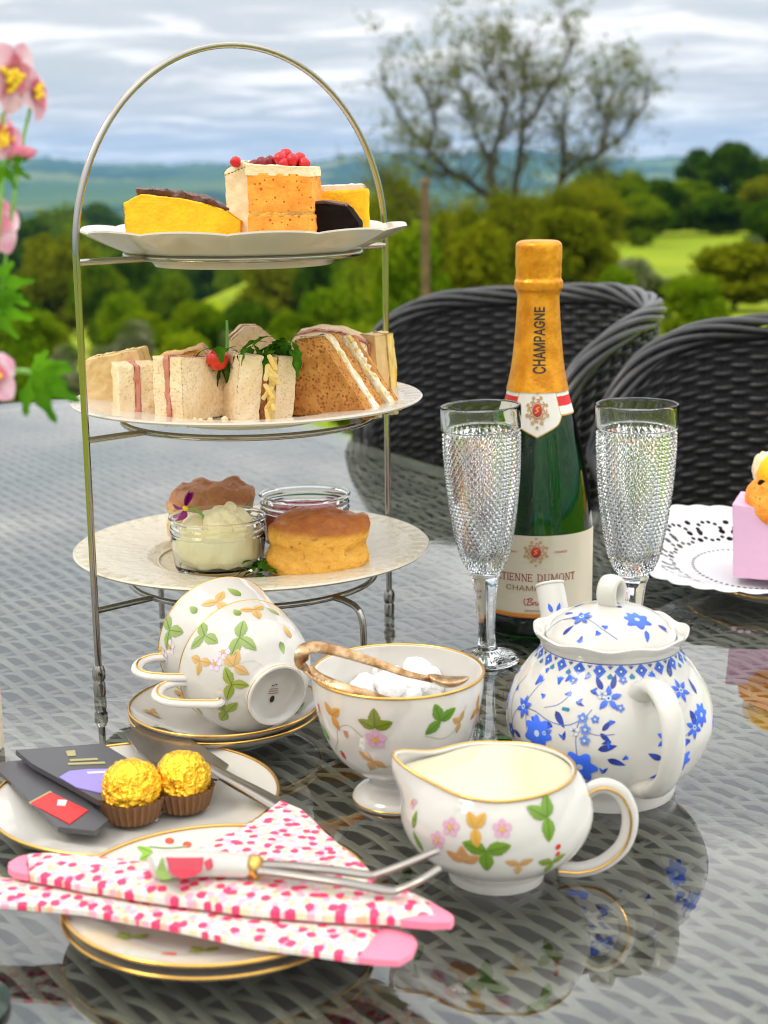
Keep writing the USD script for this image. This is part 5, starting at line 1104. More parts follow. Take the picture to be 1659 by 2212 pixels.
# rocket garnish and tomato
def leaf_blade(L, W, bend, lobes=3, seed=0):
    t = np.linspace(0, 1, 13); w = W * (np.sin(math.pi * np.clip(t, 0, 1) ** 1.3) ** .7) * (1 + .35 * np.cos(t * lobes * 6.28)) * .5; w[0] = w[-1] = .0003
    c = np.stack([L * np.sin(bend * t) / max(bend, 1e-3), 0 * t, -L * (1 - np.cos(bend * t)) / max(bend, 1e-3)], -1)
    V = np.stack([c + np.stack([0 * t, -w, .25 * w], -1), c, c + np.stack([0 * t, w, .25 * w], -1)], 1).reshape(-1, 3)
    i = np.arange(12)[:, None] * 3; j = np.arange(2)[None]; F = np.stack([i + j, i + 3 + j, i + 4 + j, i + j, i + 4 + j, i + 1 + j], -1).reshape(-1, 3)
    return trimesh.Trimesh(V, F, process=False)
sg = D(552, 830, 1.20) * [1, 1, 0] + [0, 0, ZM + .02]
t = thing('rocket_garnish', 'heap of green rocket leaves with one upright stalk in the middle tier', 'salad', tuple(sg))
g = np.random.default_rng(9)
for i in range(46):
    px, py = (510 + 34 * g.normal(), 762 + 13 * g.normal()) if i < 26 else (606 + 12 * g.normal(), 745 + 9 * g.normal())
    q = D(px, py, 1.155 + .035 * g.random()) - sg
    part(t, 'leaf', xf(leaf_blade(.018 + .013 * g.random(), .0045 + .0045 * g.random(), 1.0 + 1.4 * g.random(), 2 + i % 3), q, rotz(g.random() * 6.28) @ roty(-.4 + .8 * g.random())), 'salad', smooth=True)
part(t, 'stalk', tube(spline([D(489, 790, 1.185) - sg, D(491, 740, 1.186) - sg, D(490, 692, 1.187) - sg], 14), np.linspace(.0017, .0009, 14), 8), 'stem_green')
part(t, 'stalk', tube(spline([D(600, 770, 1.185) - sg, D(610, 745, 1.186) - sg, D(626, 738, 1.187) - sg], 14), np.linspace(.0015, .0009, 14), 8), 'stem_green')
tq = D(470, 776, 1.168)
t = thing('tomato', 'small red cherry tomato half beside the rocket leaves', 'tomato', tuple(tq)); part(t, 'flesh', trimesh.creation.icosphere(3, .0085), 'tomato', smooth=True); 
# crumbs on the front of the plate
g = np.random.default_rng(4)
for i in range(16):
    q = mp(395 + 40 * g.normal(), 916 + 3 * g.normal(), .002); q[2] += .001
    solid('bread_crumb', 'tiny white crumb in front of the ham sandwiches', 'crumb', rough(trimesh.creation.icosphere(1, .0016 + .0014 * g.random()), .0006, 500, i), 'bread_white', True, q, None, 'crumbs on the sandwich plate')

# ------------------------------------------------------------------ cakes on the top tier
ZT, KZ = .3232, 1.30
def cake_block(T, name, poly, depth, base, yaw, mat, seed, amp=.0010, z=0.0, it=3):
    poly = [(x_, y_ * KZ) for x_, y_ in poly]
    part(T, name, xf(soft_prism(poly, depth, .0045, it, amp, 170, seed), np.asarray(base, float) + [0, 0, z] + rotz(yaw) @ [0, depth, 0], rotz(yaw) @ rotx(math.pi / 2)), mat, smooth=True)
def cp(px, y): d = D(px, 500, y); return np.array([d[0], d[1], ZT])
KZ = 1.42; q = cp(382, 1.190) + [.004, 0, .0055]; t = thing('lemon_cake', 'long yellow lemon cake piece with dark chocolate topping, left on the top tier', 'cake', tuple(q))
cake_block(t, 'sponge', [(-.043, 0), (.044, 0), (.045, .0125), (.036, .0170), (.018, .0215), (.0, .0245), (-.030, .0270), (-.043, .0225)], .042, (0, 0, 0), .05, 'lemon_sponge', 1)
cake_block(t, 'chocolate_top', [(-.033, .0258), (-.005, .0240), (.016, .0205), (.037, .0142), (.039, .0170), (.022, .0238), (.002, .0272), (-.018, .0292), (-.034, .0296)], .030, (0, .008, 0), .05, 'chocolate', 2, .0034)
KZ = 1.30; q = cp(607, 1.172); t = thing('sponge_cake', 'tall layered orange sponge square with cream and red berries on the top tier', 'cake', tuple(q)); ya = -.12
sq = [(-.0245, 0), (.0250, 0), (.0250, .0215), (-.0245, .0215)]
cake_block(t, 'lower_sponge', sq, .044, (0, .0, 0), ya, 'orange_sponge', 3, .0012); cake_block(t, 'cream_layer', [(-.0238, .0205), (.0238, .0205), (.0238, .0235), (-.0238, .0235)], .0425, (0, .0, 0), ya, 'quiche', 4, .001)
cake_block(t, 'upper_sponge', [(-.0245, .0225), (.0240, .0225), (.0235, .0440), (-.0245, .0450)], .044, (0, .0, 0), ya, 'orange_sponge', 5, .0012)
cake_block(t, 'cream_top', [(-.0260, .0435), (.0240, .0425), (.0235, .0480), (-.0255, .0500)], .046, (0, .0, 0), ya, 'butter_cream', 6, .0014)
cake_block(t, 'cream_side', [(-.046, 0), (-.0242, 0), (-.0242, .0500), (-.040, .0515), (-.047, .0440)], .036, (0, .012, 0), ya - .25, 'butter_cream', 7, .0028)
for i, (x, y, z, r, m) in enumerate([(-.034, .014, .0525, .0042, 'red_berry'), (-.014, .006, .0515, .0048, 'dark_berry'), (-.008, .010, .0520, .0050, 'dark_berry'), (.000, .004, .0540, .0050, 'red_berry'), (.004, .010, .0560, .0048, 'red_berry'), (.009, .002, .0530, .0050, 'red_berry'), (.014, .008, .0535, .0052, 'red_berry'), (.018, .002, .0510, .0044, 'red_berry'), (-.020, .012, .0505, .0045, 'dark_berry'), (.003, .000, .0510, .0046, 'red_berry'), (.012, .014, .0525, .0048, 'red_berry')]):
    part(t, 'berry', xf(rough(trimesh.creation.icosphere(2, r), .0007, 260, i), (x, -.022 + y + .030, z * KZ - .0015)), m, smooth=True)
q = cp(728, 1.180) + [-.003, 0, .0065]; KZ = 1.25; t = thing('brownie', 'black brownie cube half hidden beside the sponge square', 'cake', tuple(q))
cake_block(t, 'body', [(-.022, 0), (.0185, 0), (.0195, .012), (.010, .0215), (-.006, .0235), (-.022, .0225)], .030, (0, 0, 0), -.1, 'brownie', 8, .0018); cake_block(t, 'crust', [(-.0195, .0220), (-.005, .0228), (.0095, .0208), (.009, .0228), (-.006, .0250), (-.019, .0240)], .027, (0, .0015, 0), -.1, 'chocolate', 9, .0006)
q = cp(742, 1.225) + [-.004, 0, .0060]; KZ = 1.15; t = thing('lemon_cake', 'short yellow lemon cake block with pinkish icing behind the brownie', 'cake', tuple(q))
cake_block(t, 'sponge', [(-.028, 0), (.0250, 0), (.0240, .0345), (-.028, .0325)], .036, (0, 0, 0), .05, 'lemon_sponge', 10); cake_block(t, 'icing', [(-.029, .0320), (.0235, .0340), (.021, .0372), (-.029, .0360)], .035, (0, .001, 0), .05, 'pink_icing', 11, .0012)

# ------------------------------------------------------------------ scones, jars and garnish on the bottom tier
ZB = .0730 + .0062
M('baked', tint=True, rough=.62, bump=(210, .0020), vor=(90, .0008))
def scone(label, px, py, w, d, h, yaw, seed, side=((.66, .27, .018), (.84, .47, .07)), crust=((.30, .065, .010), (.52, .17, .018)), top_=.62, dust=0.0):
    q = P(px, py, ZB) + np.array([0, d * .40, 0]); m = trimesh.creation.icosphere(5, 1.0); v = np.array(m.vertices)
    p = 5.0; L = (np.abs(v[:, 0]) ** p + np.abs(v[:, 1]) ** p) ** (1 / p); Lh = np.hypot(v[:, 0], v[:, 1]) + 1e-9; v[:, :2] *= (1 + (Lh / np.maximum(L, 1e-9) - 1) * .7)[:, None]
    v[:, 2] = np.sign(v[:, 2]) * np.abs(v[:, 2]) ** .55; r = np.hypot(v[:, 0], v[:, 1]); k = np.clip(1.0 / np.maximum((np.clip(r, 0, 2) ** 4 + v[:, 2] ** 4) ** .25, 1e-6), .8, 1.3); v *= k[:, None]
    n1 = meshkit.fbm(v * 1.6 + seed, 4, seed) - .5; cr = np.exp(-((v[:, 2] - .05 - .35 * n1) / .16) ** 2) * (r > .6)
    s = 1 + .30 * n1 - .07 * cr; v2 = v * s[:, None] * [w / 2, d / 2, h / 2]; v2[:, 2] += .10 * h * (v[:, 2] > 0) * n1 * 2; v2[:, 2] = np.maximum(v2[:, 2], -h / 2 * .93) + h / 2 * .93
    zt = v2[:, 2] / h + .25 * n1; a = sstep(zt, top_ - .07, top_ + .10)[:, None]; f1 = meshkit.fbm(v2 * 160, 3, seed + 2)[:, None]; f2_ = sstep(meshkit.fbm(v2 * 330, 2, seed + 5), .68, .80)[:, None]
    col = (np.array(side[0]) * (1 - f1) + np.array(side[1]) * f1) * (1 - a) + a * (np.array(crust[0]) * (1 - f1) + np.array(crust[1]) * f1)
    col *= 1 - .55 * f2_ * (1 - a); 
    if dust: dd = (sstep(meshkit.fbm(v2 * 60 + 9, 3, 8), .48, .66) * (zt > .85) * dust)[:, None]; col = col * (1 - dd) + dd * np.array([.62, .48, .40])
    solid('scone', label, 'scone', trimesh.Trimesh(v2 @ rotz(yaw).T, m.faces, process=False), 'baked', True, q, None, tint=col)
scone('golden scone with a floury brown top at the front right of the bottom tier', 686, 1256, .0790, .062, .0490, .10, 3, dust=.55, top_=.70)
scone('pale scone with a shiny brown top behind the jar of cream', 452, 1195, .074, .060, .0560, .5, 8, side=((.66, .42, .16), (.80, .60, .30)), crust=((.42, .14, .045), (.66, .31, .13)), top_=.64, dust=.15)
def jar(label, q, R, h):
    t = thing('glass_jar', label, 'jar', tuple(q)); k = R / .0365
    o = [(0, .0), (.026 * k, 0), (.031 * k, .0012), (.0335 * k, .005), (.0355 * k, h * .45), (.0362 * k, h * .60), (.0352 * k, h * .68), (.0362 * k, h * .70), (.0364 * k, h * .73), (.0352 * k, h * .77), (.0362 * k, h * .80), (.0364 * k, h * .83), (.0352 * k, h * .87), (.0355 * k, h * .93), (.0368 * k, h * .95), (.0372 * k, h * .98), (.0365 * k, h), (.0352 * k, h), (.0342 * k, h * .97), (.0335 * k, h * .86), (.0338 * k, h * .60), (.0330 * k, h * .4), (.0310 * k, .0075), (.026 * k, .0050), (0, .0045)]
    part(t, 'glass', lathe(o, 96), 'jar_glass', smooth=35); return t
j1 = P(474, 1232, ZB + .001); j2 = D(661, 1190, 1.250); j2[2] = ZB + .001
JH = .0440
jar('glass jar heaped with clotted cream at the front of the bottom tier', j1, .0370, JH); jar('glass jar half full of red jam behind the golden scone', j2, .0370, .0440)
g = np.random.default_rng(6)
cl = [rough(xf(lathe([(0, 0), (.020, .0), (.0285, .002), (.0318, .008), (.0322, .020), (.029, .026), (.015, .029), (0, .030)], 60), (0, 0, .006)), .0018, 110, 3)]
M_ = cat(cl); v_, f_ = trimesh.remesh.subdivide_to_size(M_.vertices, M_.faces, .0035); M_ = rough(trimesh.Trimesh(v_, f_), .0022, 90, 2)
t = thing('clotted_cream', 'pale yellow clotted cream with a ragged peak in the front jar', 'cream', tuple(j1)); part(t, 'body', M_, 'cream', smooth=True)
for i, (x, y, z, a, b_, c, rx, ry) in enumerate([(-.014, -.004, .034, .014, .012, .010, .3, .2), (.004, -.008, .038, .013, .011, .0135, -.5, .4), (.016, -.002, .034, .014, .012, .011, .2, .8), (.002, .012, .034, .018, .012, .010, .1, .1), (.008, -.002, .042, .010, .007, .008, .9, .3)]):
    m = trimesh.creation.box([2, 2, 2]); 
    for _ in range(4): m = m.subdivide()
    w = np.array(m.vertices); w = w / (np.abs(w) ** 3.2).sum(1, keepdims=True) ** (1 / 3.2) * [a, b_, c]
    part(t, 'curd', rough(xf(trimesh.Trimesh(w, m.faces), (x, y, z), rotx(rx) @ roty(ry) @ rotz(i)), .0045, 110, i), 'cream', smooth=25)
jm = lathe([(0, .006), (.026, .006), (.0312, .010), (.0328, .018), (.0334, .0305), (.026, .0320), (.012, .0345), (0, .0350)], 60); v_, f_ = trimesh.remesh.subdivide_to_size(jm.vertices, jm.faces, .004)
solid('jam', 'dark red jam in the rear glass jar', 'jam', rough(trimesh.Trimesh(v_, f_), .0008, 220, 4), 'jam', True, j2)
vq = D(398, 1110, 1.155)
t = thing('violet_flower', 'purple violet bloom hooked over the rim of the cream jar', 'flower', tuple(vq))
for i, (px, py, rz_, L) in enumerate([(399, 1072, 1.5, .016), (404, 1078, 1.25, .014), (382, 1118, -2.3, .013), (390, 1124, -1.9, .012), (378, 1108, 3.0, .010)]):
    q_ = D(400, 1098, 1.150) - vq; part(t, 'petal', xf(leaf_blade(L, .0075, .5, 0), q_, roty(-rz_) @ rotx(.6 * (i % 2))), 'violet_petal', smooth=True)
part(t, 'heart', xf(trimesh.creation.icosphere(2, .0022), D(400, 1098, 1.149) - vq), 'stamen', smooth=True)
part(t, 'stem', tube(spline([D(404, 1100, 1.15) - vq, D(418, 1098, 1.152) - vq, D(436, 1112, 1.156) - vq, D(440, 1120, 1.156) - vq], 16), .0011, 7), 'stem_green')
pq = P(560, 1246, ZB); t = thing('parsley', 'small curly green sprig between the cream jar and the golden scone', 'herb', tuple(pq)); g = np.random.default_rng(2)
for i in range(26): part(t, 'leaf', xf(leaf_blade(.008 + .005 * g.random(), .006, 1.2, 3), (.016 * g.normal() * .5, .005 * g.normal(), .003 + .010 * g.random()), rotz(g.random() * 6.28) @ roty(-.6 * g.random())), 'salad', smooth=True)
# ------------------------------------------------------------------ side plate with chocolates, tea sachets and a knife
def side_plate(name, label, c, R, z0, print_at=()):
    t = thing(name, label, 'plate', (c[0], c[1], z0)); k = R / .082
    under = [(0, .002), (.046 * k, .002), (.048 * k, 0), (.051 * k, 0), (.053 * k, .0035), (.068 * k, .0075), (.0812 * k, .0125), (.082 * k, .0138)]
    over = [(.0814 * k, .0142), (.0800 * k, .0132), (.066 * k, .0090), (.058 * k, .0062), (.050 * k, .0052), (0, .0052)]
    part(t, 'body', lathe(under + over, 120), 'porcelain', smooth=50); gold_line(t, .0816 * k, .0141, .0011)
    return t
sp_c = P(293, 1722, .012); side_plate('side_plate', 'gilt edged side plate with chocolates and tea sachets at the left edge', sp_c, .0872, 0)
def quad_box(t, name, pts, z0, z1, mat, smooth=False):
    a = np.array([P(x, y, z1) for x, y in pts]); n = len(a); V = np.vstack([a, a - [0, 0, z1 - z0]]); F = []
    for i in range(1, n - 1): F += [[0, i, i + 1], [n, n + i + 1, n + i]]
    for i in range(n): j = (i + 1) % n; F += [[i, n + i, n + j], [i, n + j, j]]
    m = trimesh.Trimesh(V, F, process=False); m.fix_normals(); return part(t, name, m, mat, smooth=smooth)
t = thing('tea_sachet', 'dark tea sachet with a red panel, lowest of the two', 'tea sachet', tuple(P(100, 1715, .016)))
o_ = P(100, 1715, .016)
def local(t): UsdGeom.Xformable(stage.GetPrimAtPath(t)).GetOrderedXformOps()[0].Set(mtx())
local(t); quad_box(t, 'envelope', [(-20, 1648), (70, 1640), (235, 1770), (205, 1795), (125, 1786)], .0135, .0165, 'dark_card'); quad_box(t, 'red_panel', [(66, 1734), (109, 1711), (190, 1750), (150, 1779)], .0166, .0171, 'red_card'); quad_box(t, 'gold_edge', [(62, 1733), (108, 1708), (113, 1711), (68, 1737)], .0166, .01695, 'gold_print'); quad_box(t, 'emblem', [(125, 1727), (145, 1728), (141, 1740), (123, 1739)], .0171, .0175, 'white_print')
t = thing('tea_sachet', 'dark tea sachet with a violet panel, lying on top', 'tea sachet', (0, 0, 0))
quad_box(t, 'envelope', [(34, 1620), (222, 1606), (332, 1672), (300, 1740), (212, 1728), (70, 1650)], .0190, .0225, 'dark_card')
vio = affinity.rotate(affinity.scale(Point(0, 0).buffer(1, 16), 78, 27), 0); 
quad_box(t, 'violet_panel', [(128, 1678), (150, 1665), (190, 1661), (258, 1660), (300, 1680), (290, 1712), (215, 1712), (165, 1700)], .0226, .0231, 'violet_card'); quad_box(t, 'small_emblem', [(142, 1622), (162, 1620), (164, 1632), (146, 1633)], .0226, .0230, 'gold_print')
for i, (x0, x1, y) in enumerate(((150, 210, 1640), (146, 226, 1648), (188, 248, 1667))): quad_box(t, 'printed_line', [(x0, y), (x1, y - 3), (x1 + 2, y + 1), (x0 + 2, y + 4)], .02312 if i == 2 else .0226, .0234 if i == 2 else .0229, 'white_print' if i == 2 else 'gold_print')
def chocolate(label, px, py, z, r, seed):
    q = P(px, py, z); t = thing('chocolate', label, 'chocolate', tuple(q)); h = r * .95
    def pleat(ph, rr, zz): return rr + .0010 * np.cos(ph * 26) * (zz > .001), zz
    part(t, 'paper_cup', lathe([(0, .0006), (r * .80, .0), (r * .86, .0012), (r * 1.08, h * .85), (r * 1.05, h * .86), (r * .83, .0020), (0, .0016)], 208, pleat), 'paper_cup', smooth=True)
    m = trimesh.creation.icosphere(5, r); v = np.array(m.vertices); n = v / r; f = meshkit.fbm(n * 3.2 + seed, 3, seed); f2_ = np.abs(meshkit.fbm(n * 5 + seed, 2, seed + 4) - .5)
    part(t, 'foil_wrapped_ball', xf(trimesh.Trimesh(v * (0.93 + .16 * f - .22 * f2_)[:, None] * [1, 1, .98], m.faces), (0, 0, h * .55 + r * .55)), 'gold_foil', smooth=28)
chocolate('gold foil wrapped chocolate in a brown paper cup, nearer one on the left', 287, 1766, .008, .0178, 1); chocolate('gold foil wrapped chocolate in a brown paper cup, farther one beside the knife', 397, 1742, .008, .0172, 5)
t = thing('butter_knife', 'wide bladed steel butter knife resting on the side plate', 'knife', (0, 0, 0))
bl = Polygon([tuple(P(x, y, .020)[:2]) for x, y in [(279, 1592), (285, 1578), (303, 1570), (350, 1576), (400, 1594), (440, 1620), (490, 1655), (470, 1684), (415, 1676), (350, 1655), (300, 1622)]]).buffer(.002).buffer(-.0008)
m, _ = sheet(bl, .0195, .0014, .006); part(t, 'blade', m, 'steel', smooth=30)
part(t, 'handle', tube(spline([P(452, 1655, .0205), P(500, 1685, .0205), P(550, 1712, .019), P(612, 1748, .0165)], 30), np.interp(np.linspace(0, 1, 30), [0, .2, 1], [.0042, .0050, .0068]), 14, flat=.5, up=np.tile([0, 0, 1.0], (30, 1))), 'steel', smooth=True)

# ------------------------------------------------------------------ two tea plates, folded napkin and fork in the foreground
fg = P(470, 1930, .018)
side_plate('tea_plate', 'lower of the two gilt edged tea plates under the napkin', fg, .0800, 0)
tp = side_plate('tea_plate', 'upper of the two gilt edged tea plates, strawberry sprigs on its face', fg, .0800, .0065)
def on_face(T, pieces, px, py, z, scale, turn, name):
    q = P(px, py, z); V, F, C, k = [], [], [], 0
    for i, (g_, col) in enumerate(pieces):
        for gg in getattr(g_, 'geoms', [g_]):
            v, f = trimesh.creation.triangulate_polygon(affinity.rotate(gg, turn, origin=(0, 0)), engine='earcut'); c0, c1 = (col, col) if np.ndim(col[0]) == 0 else col
            v3 = np.c_[v * scale * .001, np.full(len(v), .00025 + .00005 * i)] + q; r = np.hypot(v3[:, 0] - fg[0], v3[:, 1] - fg[1]) / (.0800 / .082)
            v3[:, 2] = .0065 + np.interp(r, [0, .050, .058, .066, .080, .0814], [.0052, .0052, .0062, .0090, .0132, .0142]) + .00025 + .00006 * i
            V.append(v3 - [fg[0], fg[1], .0065]); F.append(f + k); k += len(v); C.append(np.tile(np.asarray(c1), (len(v), 1)))
    part(T, name, trimesh.Trimesh(np.vstack(V), np.vstack(F), process=False), 'print', True, tint=np.vstack(C))
on_face(tp, trefoil(1.1, (.20, .36, .02), (30, 100, 170)), 330, 1832, .0195, 1, 40, 'leaf_print'); on_face(tp, [(Point(0, 0).buffer(2.5), (.62, .06, .02)), (Point(10, -1.5).buffer(2.4), (.66, .07, .02)), (stem([(-10, -7), (0, -6), (10, -3)], .4), (.2, .3, .05))], 366, 1812, .0195, 1, 0, 'berry_print')
on_face(tp, trefoil(1.0, (.26, .36, .02), (60, -70, 100)), 285, 2012, .0155, 1, 0, 'leaf_print'); on_face(tp, [(affinity.scale(Point(0, 0).buffer(2.6), 1.5, 1), (.62, .08, .05))], 364, 2042, .0175, 1, 0, 'berry_print'); on_face(tp, trefoil(.9, (.26, .30, .03), (60, -70, 100)), 440, 2035, .0165, 1, 0, 'leaf_print')
nap = thing('paper_napkin', 'folded pink and white flowered paper napkin across the tea plates', 'napkin', (0, 0, 0))
def fold(name, pts, z, th, mat='napkin_print', puff=.0025, off=(0, 0), label=None):
    pl = Polygon([tuple(P(x, y, z)[:2]) for x, y in pts]).buffer(0); pl = pl.buffer(-.0012).buffer(.0012)
    zf = lambda q: puff * (1 - np.exp(-np.array([pl.exterior.distance(Point(*w)) for w in q]) / .006)) + .0016 * (meshkit.fbm(np.c_[q * 28, q[:, :1] * 0], 2, 3) - .5)
    m, uv = sheet(pl, z, th, .006, zf); part(nap, name, m, mat, smooth=35 if mat != 'napkin_print' else True, uv=uv + np.array(off) if mat == 'napkin_print' else None, label=label)
fold('top_point', [(606, 1732), (560, 1772), (505, 1800), (420, 1840), (300, 1880), (310, 1905), (560, 1935), (790, 1925), (812, 1900), (770, 1858), (700, 1800), (650, 1752)], .0225, .0012, puff=.0015)
upper = [(60, 1858), (110, 1856), (181, 1862), (300, 1874), (500, 1894), (700, 1912), (800, 1922), (880, 1938), (935, 1966), (960, 2006), (846, 2001), (700, 1992), (544, 1979), (360, 1956), (181, 1929), (66, 1905)]
lower = [(-30, 1905), (60, 1910), (181, 1931), (300, 1950), (430, 1968), (560, 1984), (700, 1996), (790, 2004), (830, 2012), (775, 2082), (660, 2066), (544, 2050), (360, 2012), (181, 1980), (60, 1970), (-30, 1966)]
fold('lower_band', lower, .0235, .0030, off=(.31, .12)); fold('lower_band_tip', [(826, 2013), (862, 2022), (893, 2036), (901, 2050), (890, 2072), (862, 2088), (820, 2086), (772, 2081)], .0235, .0030, 'pink_paper'); fold('lower_band_end', [(-80, 1900), (-31, 1906), (-31, 1966), (-80, 1962)], .0235, .003, 'pink_paper')
fold('upper_band', upper, .0305, .0036, puff=.004); fold('upper_band_tip', [(884, 1942), (930, 1964), (975, 1990), (981, 1998), (974, 2008), (930, 2009), (860, 2004), (900, 1982)], .0306, .0037, 'pink_paper'); fold('upper_band_end', [(62, 1858), (40, 1864), (20, 1876), (18, 1888), (30, 1898), (66, 1905), (58, 1880)], .0305, .0036, 'pink_paper')
fk = thing('serving_fork', 'two pronged steel fork with a white ceramic handle, strawberry painted', 'fork', (0, 0, 0))
zf_ = .0440
hpt = spline([P(322, 1874, zf_), P(360, 1868, zf_), P(450, 1866, zf_), P(548, 1872, zf_)], 40); hr = np.interp(np.linspace(0, 1, 40), [0, .05, .2, .6, .95, 1], [.001, .0070, .0095, .0088, .0074, .0060])
part(fk, 'handle', tube(hpt, hr, 20, flat=.72, up=np.tile([0, 0, 1.0], (40, 1))), 'porcelain', smooth=True)
part(fk, 'ferrule', tube([P(540, 1872, zf_), P(556, 1873, zf_), P(566, 1874, zf_)], [.0060, .0064, .0045], 16), 'gold', smooth=True)
part(fk, 'prong', tube(spline([P(556, 1868, zf_), P(620, 1870, zf_), P(720, 1880, zf_), P(795, 1890, zf_ - .002), P(820, 1886, zf_ - .001), P(880, 1864, zf_ + .004), P(948, 1836, zf_ + .010)], 50), np.linspace(.0036, .0028, 50), 10, flat=.6, up=np.tile([0, 0, 1.0], (50, 1))), 'steel', smooth=True)
part(fk, 'prong', tube(spline([P(556, 1880, zf_), P(620, 1888, zf_), P(740, 1906, zf_), P(835, 1924, zf_ - .002), P(865, 1920, zf_ - .001), P(910, 1900, zf_ + .004), P(952, 1874, zf_ + .009)], 50), np.linspace(.0036, .0028, 50), 10, flat=.6, up=np.tile([0, 0, 1.0], (50, 1))), 'steel', smooth=True)
def handle_print(pts, z, mat):
    pl = Polygon([tuple(P(x, y, zf_ + .0072)[:2]) for x, y in pts]).buffer(0); m, _ = sheet(pl, 0, .0004, .003)
    ax = hpt[:, :2]; v = np.array(m.vertices); d = np.linalg.norm(v[:, None, :2] - ax[None], axis=2); i = d.argmin(1); r = hr[i]
    v[:, 2] += zf_ + .72 * np.sqrt(np.maximum(r ** 2 - np.minimum(d.min(1), r * .98) ** 2, 1e-9)) + .0002; part(fk, 'strawberry_print', trimesh.Trimesh(v, m.faces, process=False), mat, smooth=True)
M('berry_paint', (0.50, 0.035, 0.06), 0.25); M('leaf_paint', (0.20, 0.30, 0.04), 0.25)
handle_print([(358, 1848), (440, 1846), (434, 1860), (418, 1870), (392, 1877), (372, 1868)], 0, 'berry_paint'); handle_print([(334, 1860), (352, 1848), (362, 1868), (370, 1876), (346, 1877)], 0, 'leaf_paint'); handle_print([(440, 1850), (456, 1846), (460, 1852), (446, 1857)], 0, 'berry_paint')

# ------------------------------------------------------------------ plate with doily and cake at the right edge
dq = P(1700, 1246, .012)
side_plate('cake_plate', 'gilt edged plate with a lace doily at the right edge', dq, .0900, 0)
def doily_shape(R):
    an = np.linspace(0, 2 * math.pi, 360, endpoint=False); s = Polygon(np.c_[(R + .0045 * np.abs(np.sin(an * 17))) * np.cos(an), (R + .0045 * np.abs(np.sin(an * 17))) * np.sin(an)]); h = []
    for i in range(14):
        a = 2 * math.pi * i / 14; c = np.array([math.cos(a), math.sin(a)]) * R * .66
        for j in range(12): b_ = 2 * math.pi * j / 12; h.append(Point(*(c + .0125 * np.array([math.cos(b_), math.sin(b_)]))).buffer(.0024, 5))
        a2 = a + math.pi / 14; c2 = np.array([math.cos(a2), math.sin(a2)]) * R * .68
        for dx, dy in ((0, .010), (-.006, -.003), (.006, -.003), (0, -.013)): e = np.array([dx, dy]); h.append(Point(*(c2 + np.array([[math.cos(a2 - 1.57), -math.sin(a2 - 1.57)], [math.sin(a2 - 1.57), math.cos(a2 - 1.57)]]) @ e)).buffer(.0033, 5))
    for i in range(56):
        a = 2 * math.pi * i / 56
        h.append(Point(math.cos(a) * R * .40, math.sin(a) * R * .40).buffer(.0018, 4))
    return s.difference(shapely.union_all(h))
ds = doily_shape(.120)
zd = lambda q: .0012 + .022 * sstep(np.hypot(q[:, 0], q[:, 1]), .050, .120) + .004 * np.sin(np.arctan2(q[:, 1], q[:, 0]) * 3) * sstep(np.hypot(q[:, 0], q[:, 1]), .06, .13)
m, _ = sheet(ds, 0, .0005, .007, zd)
solid('paper_doily', 'white lace paper doily under the cake at the right edge', 'doily', m, 'doily', False, tuple(dq + np.array([-.034, .022, .001])), frame_axis([1, 0, 0], .13) @ frame_axis([0, 1, 0], .05))
ck = P(1700, 1262, .014); t = thing('cake_slice', 'cake piece in a pink paper case topped with orange fruit at the right edge', 'cake', tuple(ck))
def cs(pts, y0, y1): return None
case = [(-.0310, 0), (.045, 0), (.056, .0580), (-.0345, .0680)]
part(t, 'paper_case', xf(soft_prism(case, .060, .006, 1, .0004), (.004, .058, .0035), rotz(-.35) @ rotx(math.pi / 2)), 'cake_case', smooth=25)
part(t, 'case_fold', xf(soft_prism([(-.006, .0), (.030, .0), (.026, .030), (.010, .042)], .003, .006, 1, .0002), (.004, -.0015, .0035), rotz(-.35) @ rotx(math.pi / 2)), 'pink_paper', smooth=25)
part(t, 'orange_filling', rough(xf(trimesh.creation.icosphere(4, .030), (-.004, .022, .071)), .004, 60, 2), 'orange_sponge', smooth=True)
part(t, 'orange_topping', rough(xf(trimesh.creation.icosphere(4, 1.0), (0, 0, 0)), .06, 3, 5).apply_scale([.024, .022, .020]).apply_translation([-.002, .022, .098]), 'lemon_sponge', smooth=True)
part(t, 'cream', rough(xf(trimesh.creation.icosphere(4, 1.0)), .10, 3, 9).apply_scale([.020, .020, .013]).apply_translation([-.006, .016, .080]), 'butter_cream', smooth=True)
part(t, 'cream', rough(xf(trimesh.creation.icosphere(4, 1.0)), .10, 3, 12).apply_scale([.012, .014, .016]).apply_translation([-.016, .030, .100]), 'butter_cream', smooth=True)
part(t, 'blueberry', xf(trimesh.creation.icosphere(3, .0062), (-.021, .014, .088)), 'brownie', smooth=True)
part(t, 'cream_dab', rough(xf(trimesh.creation.icosphere(3, .010), (.010, -.016, .010)), .0015, 160), 'butter_cream', smooth=True)

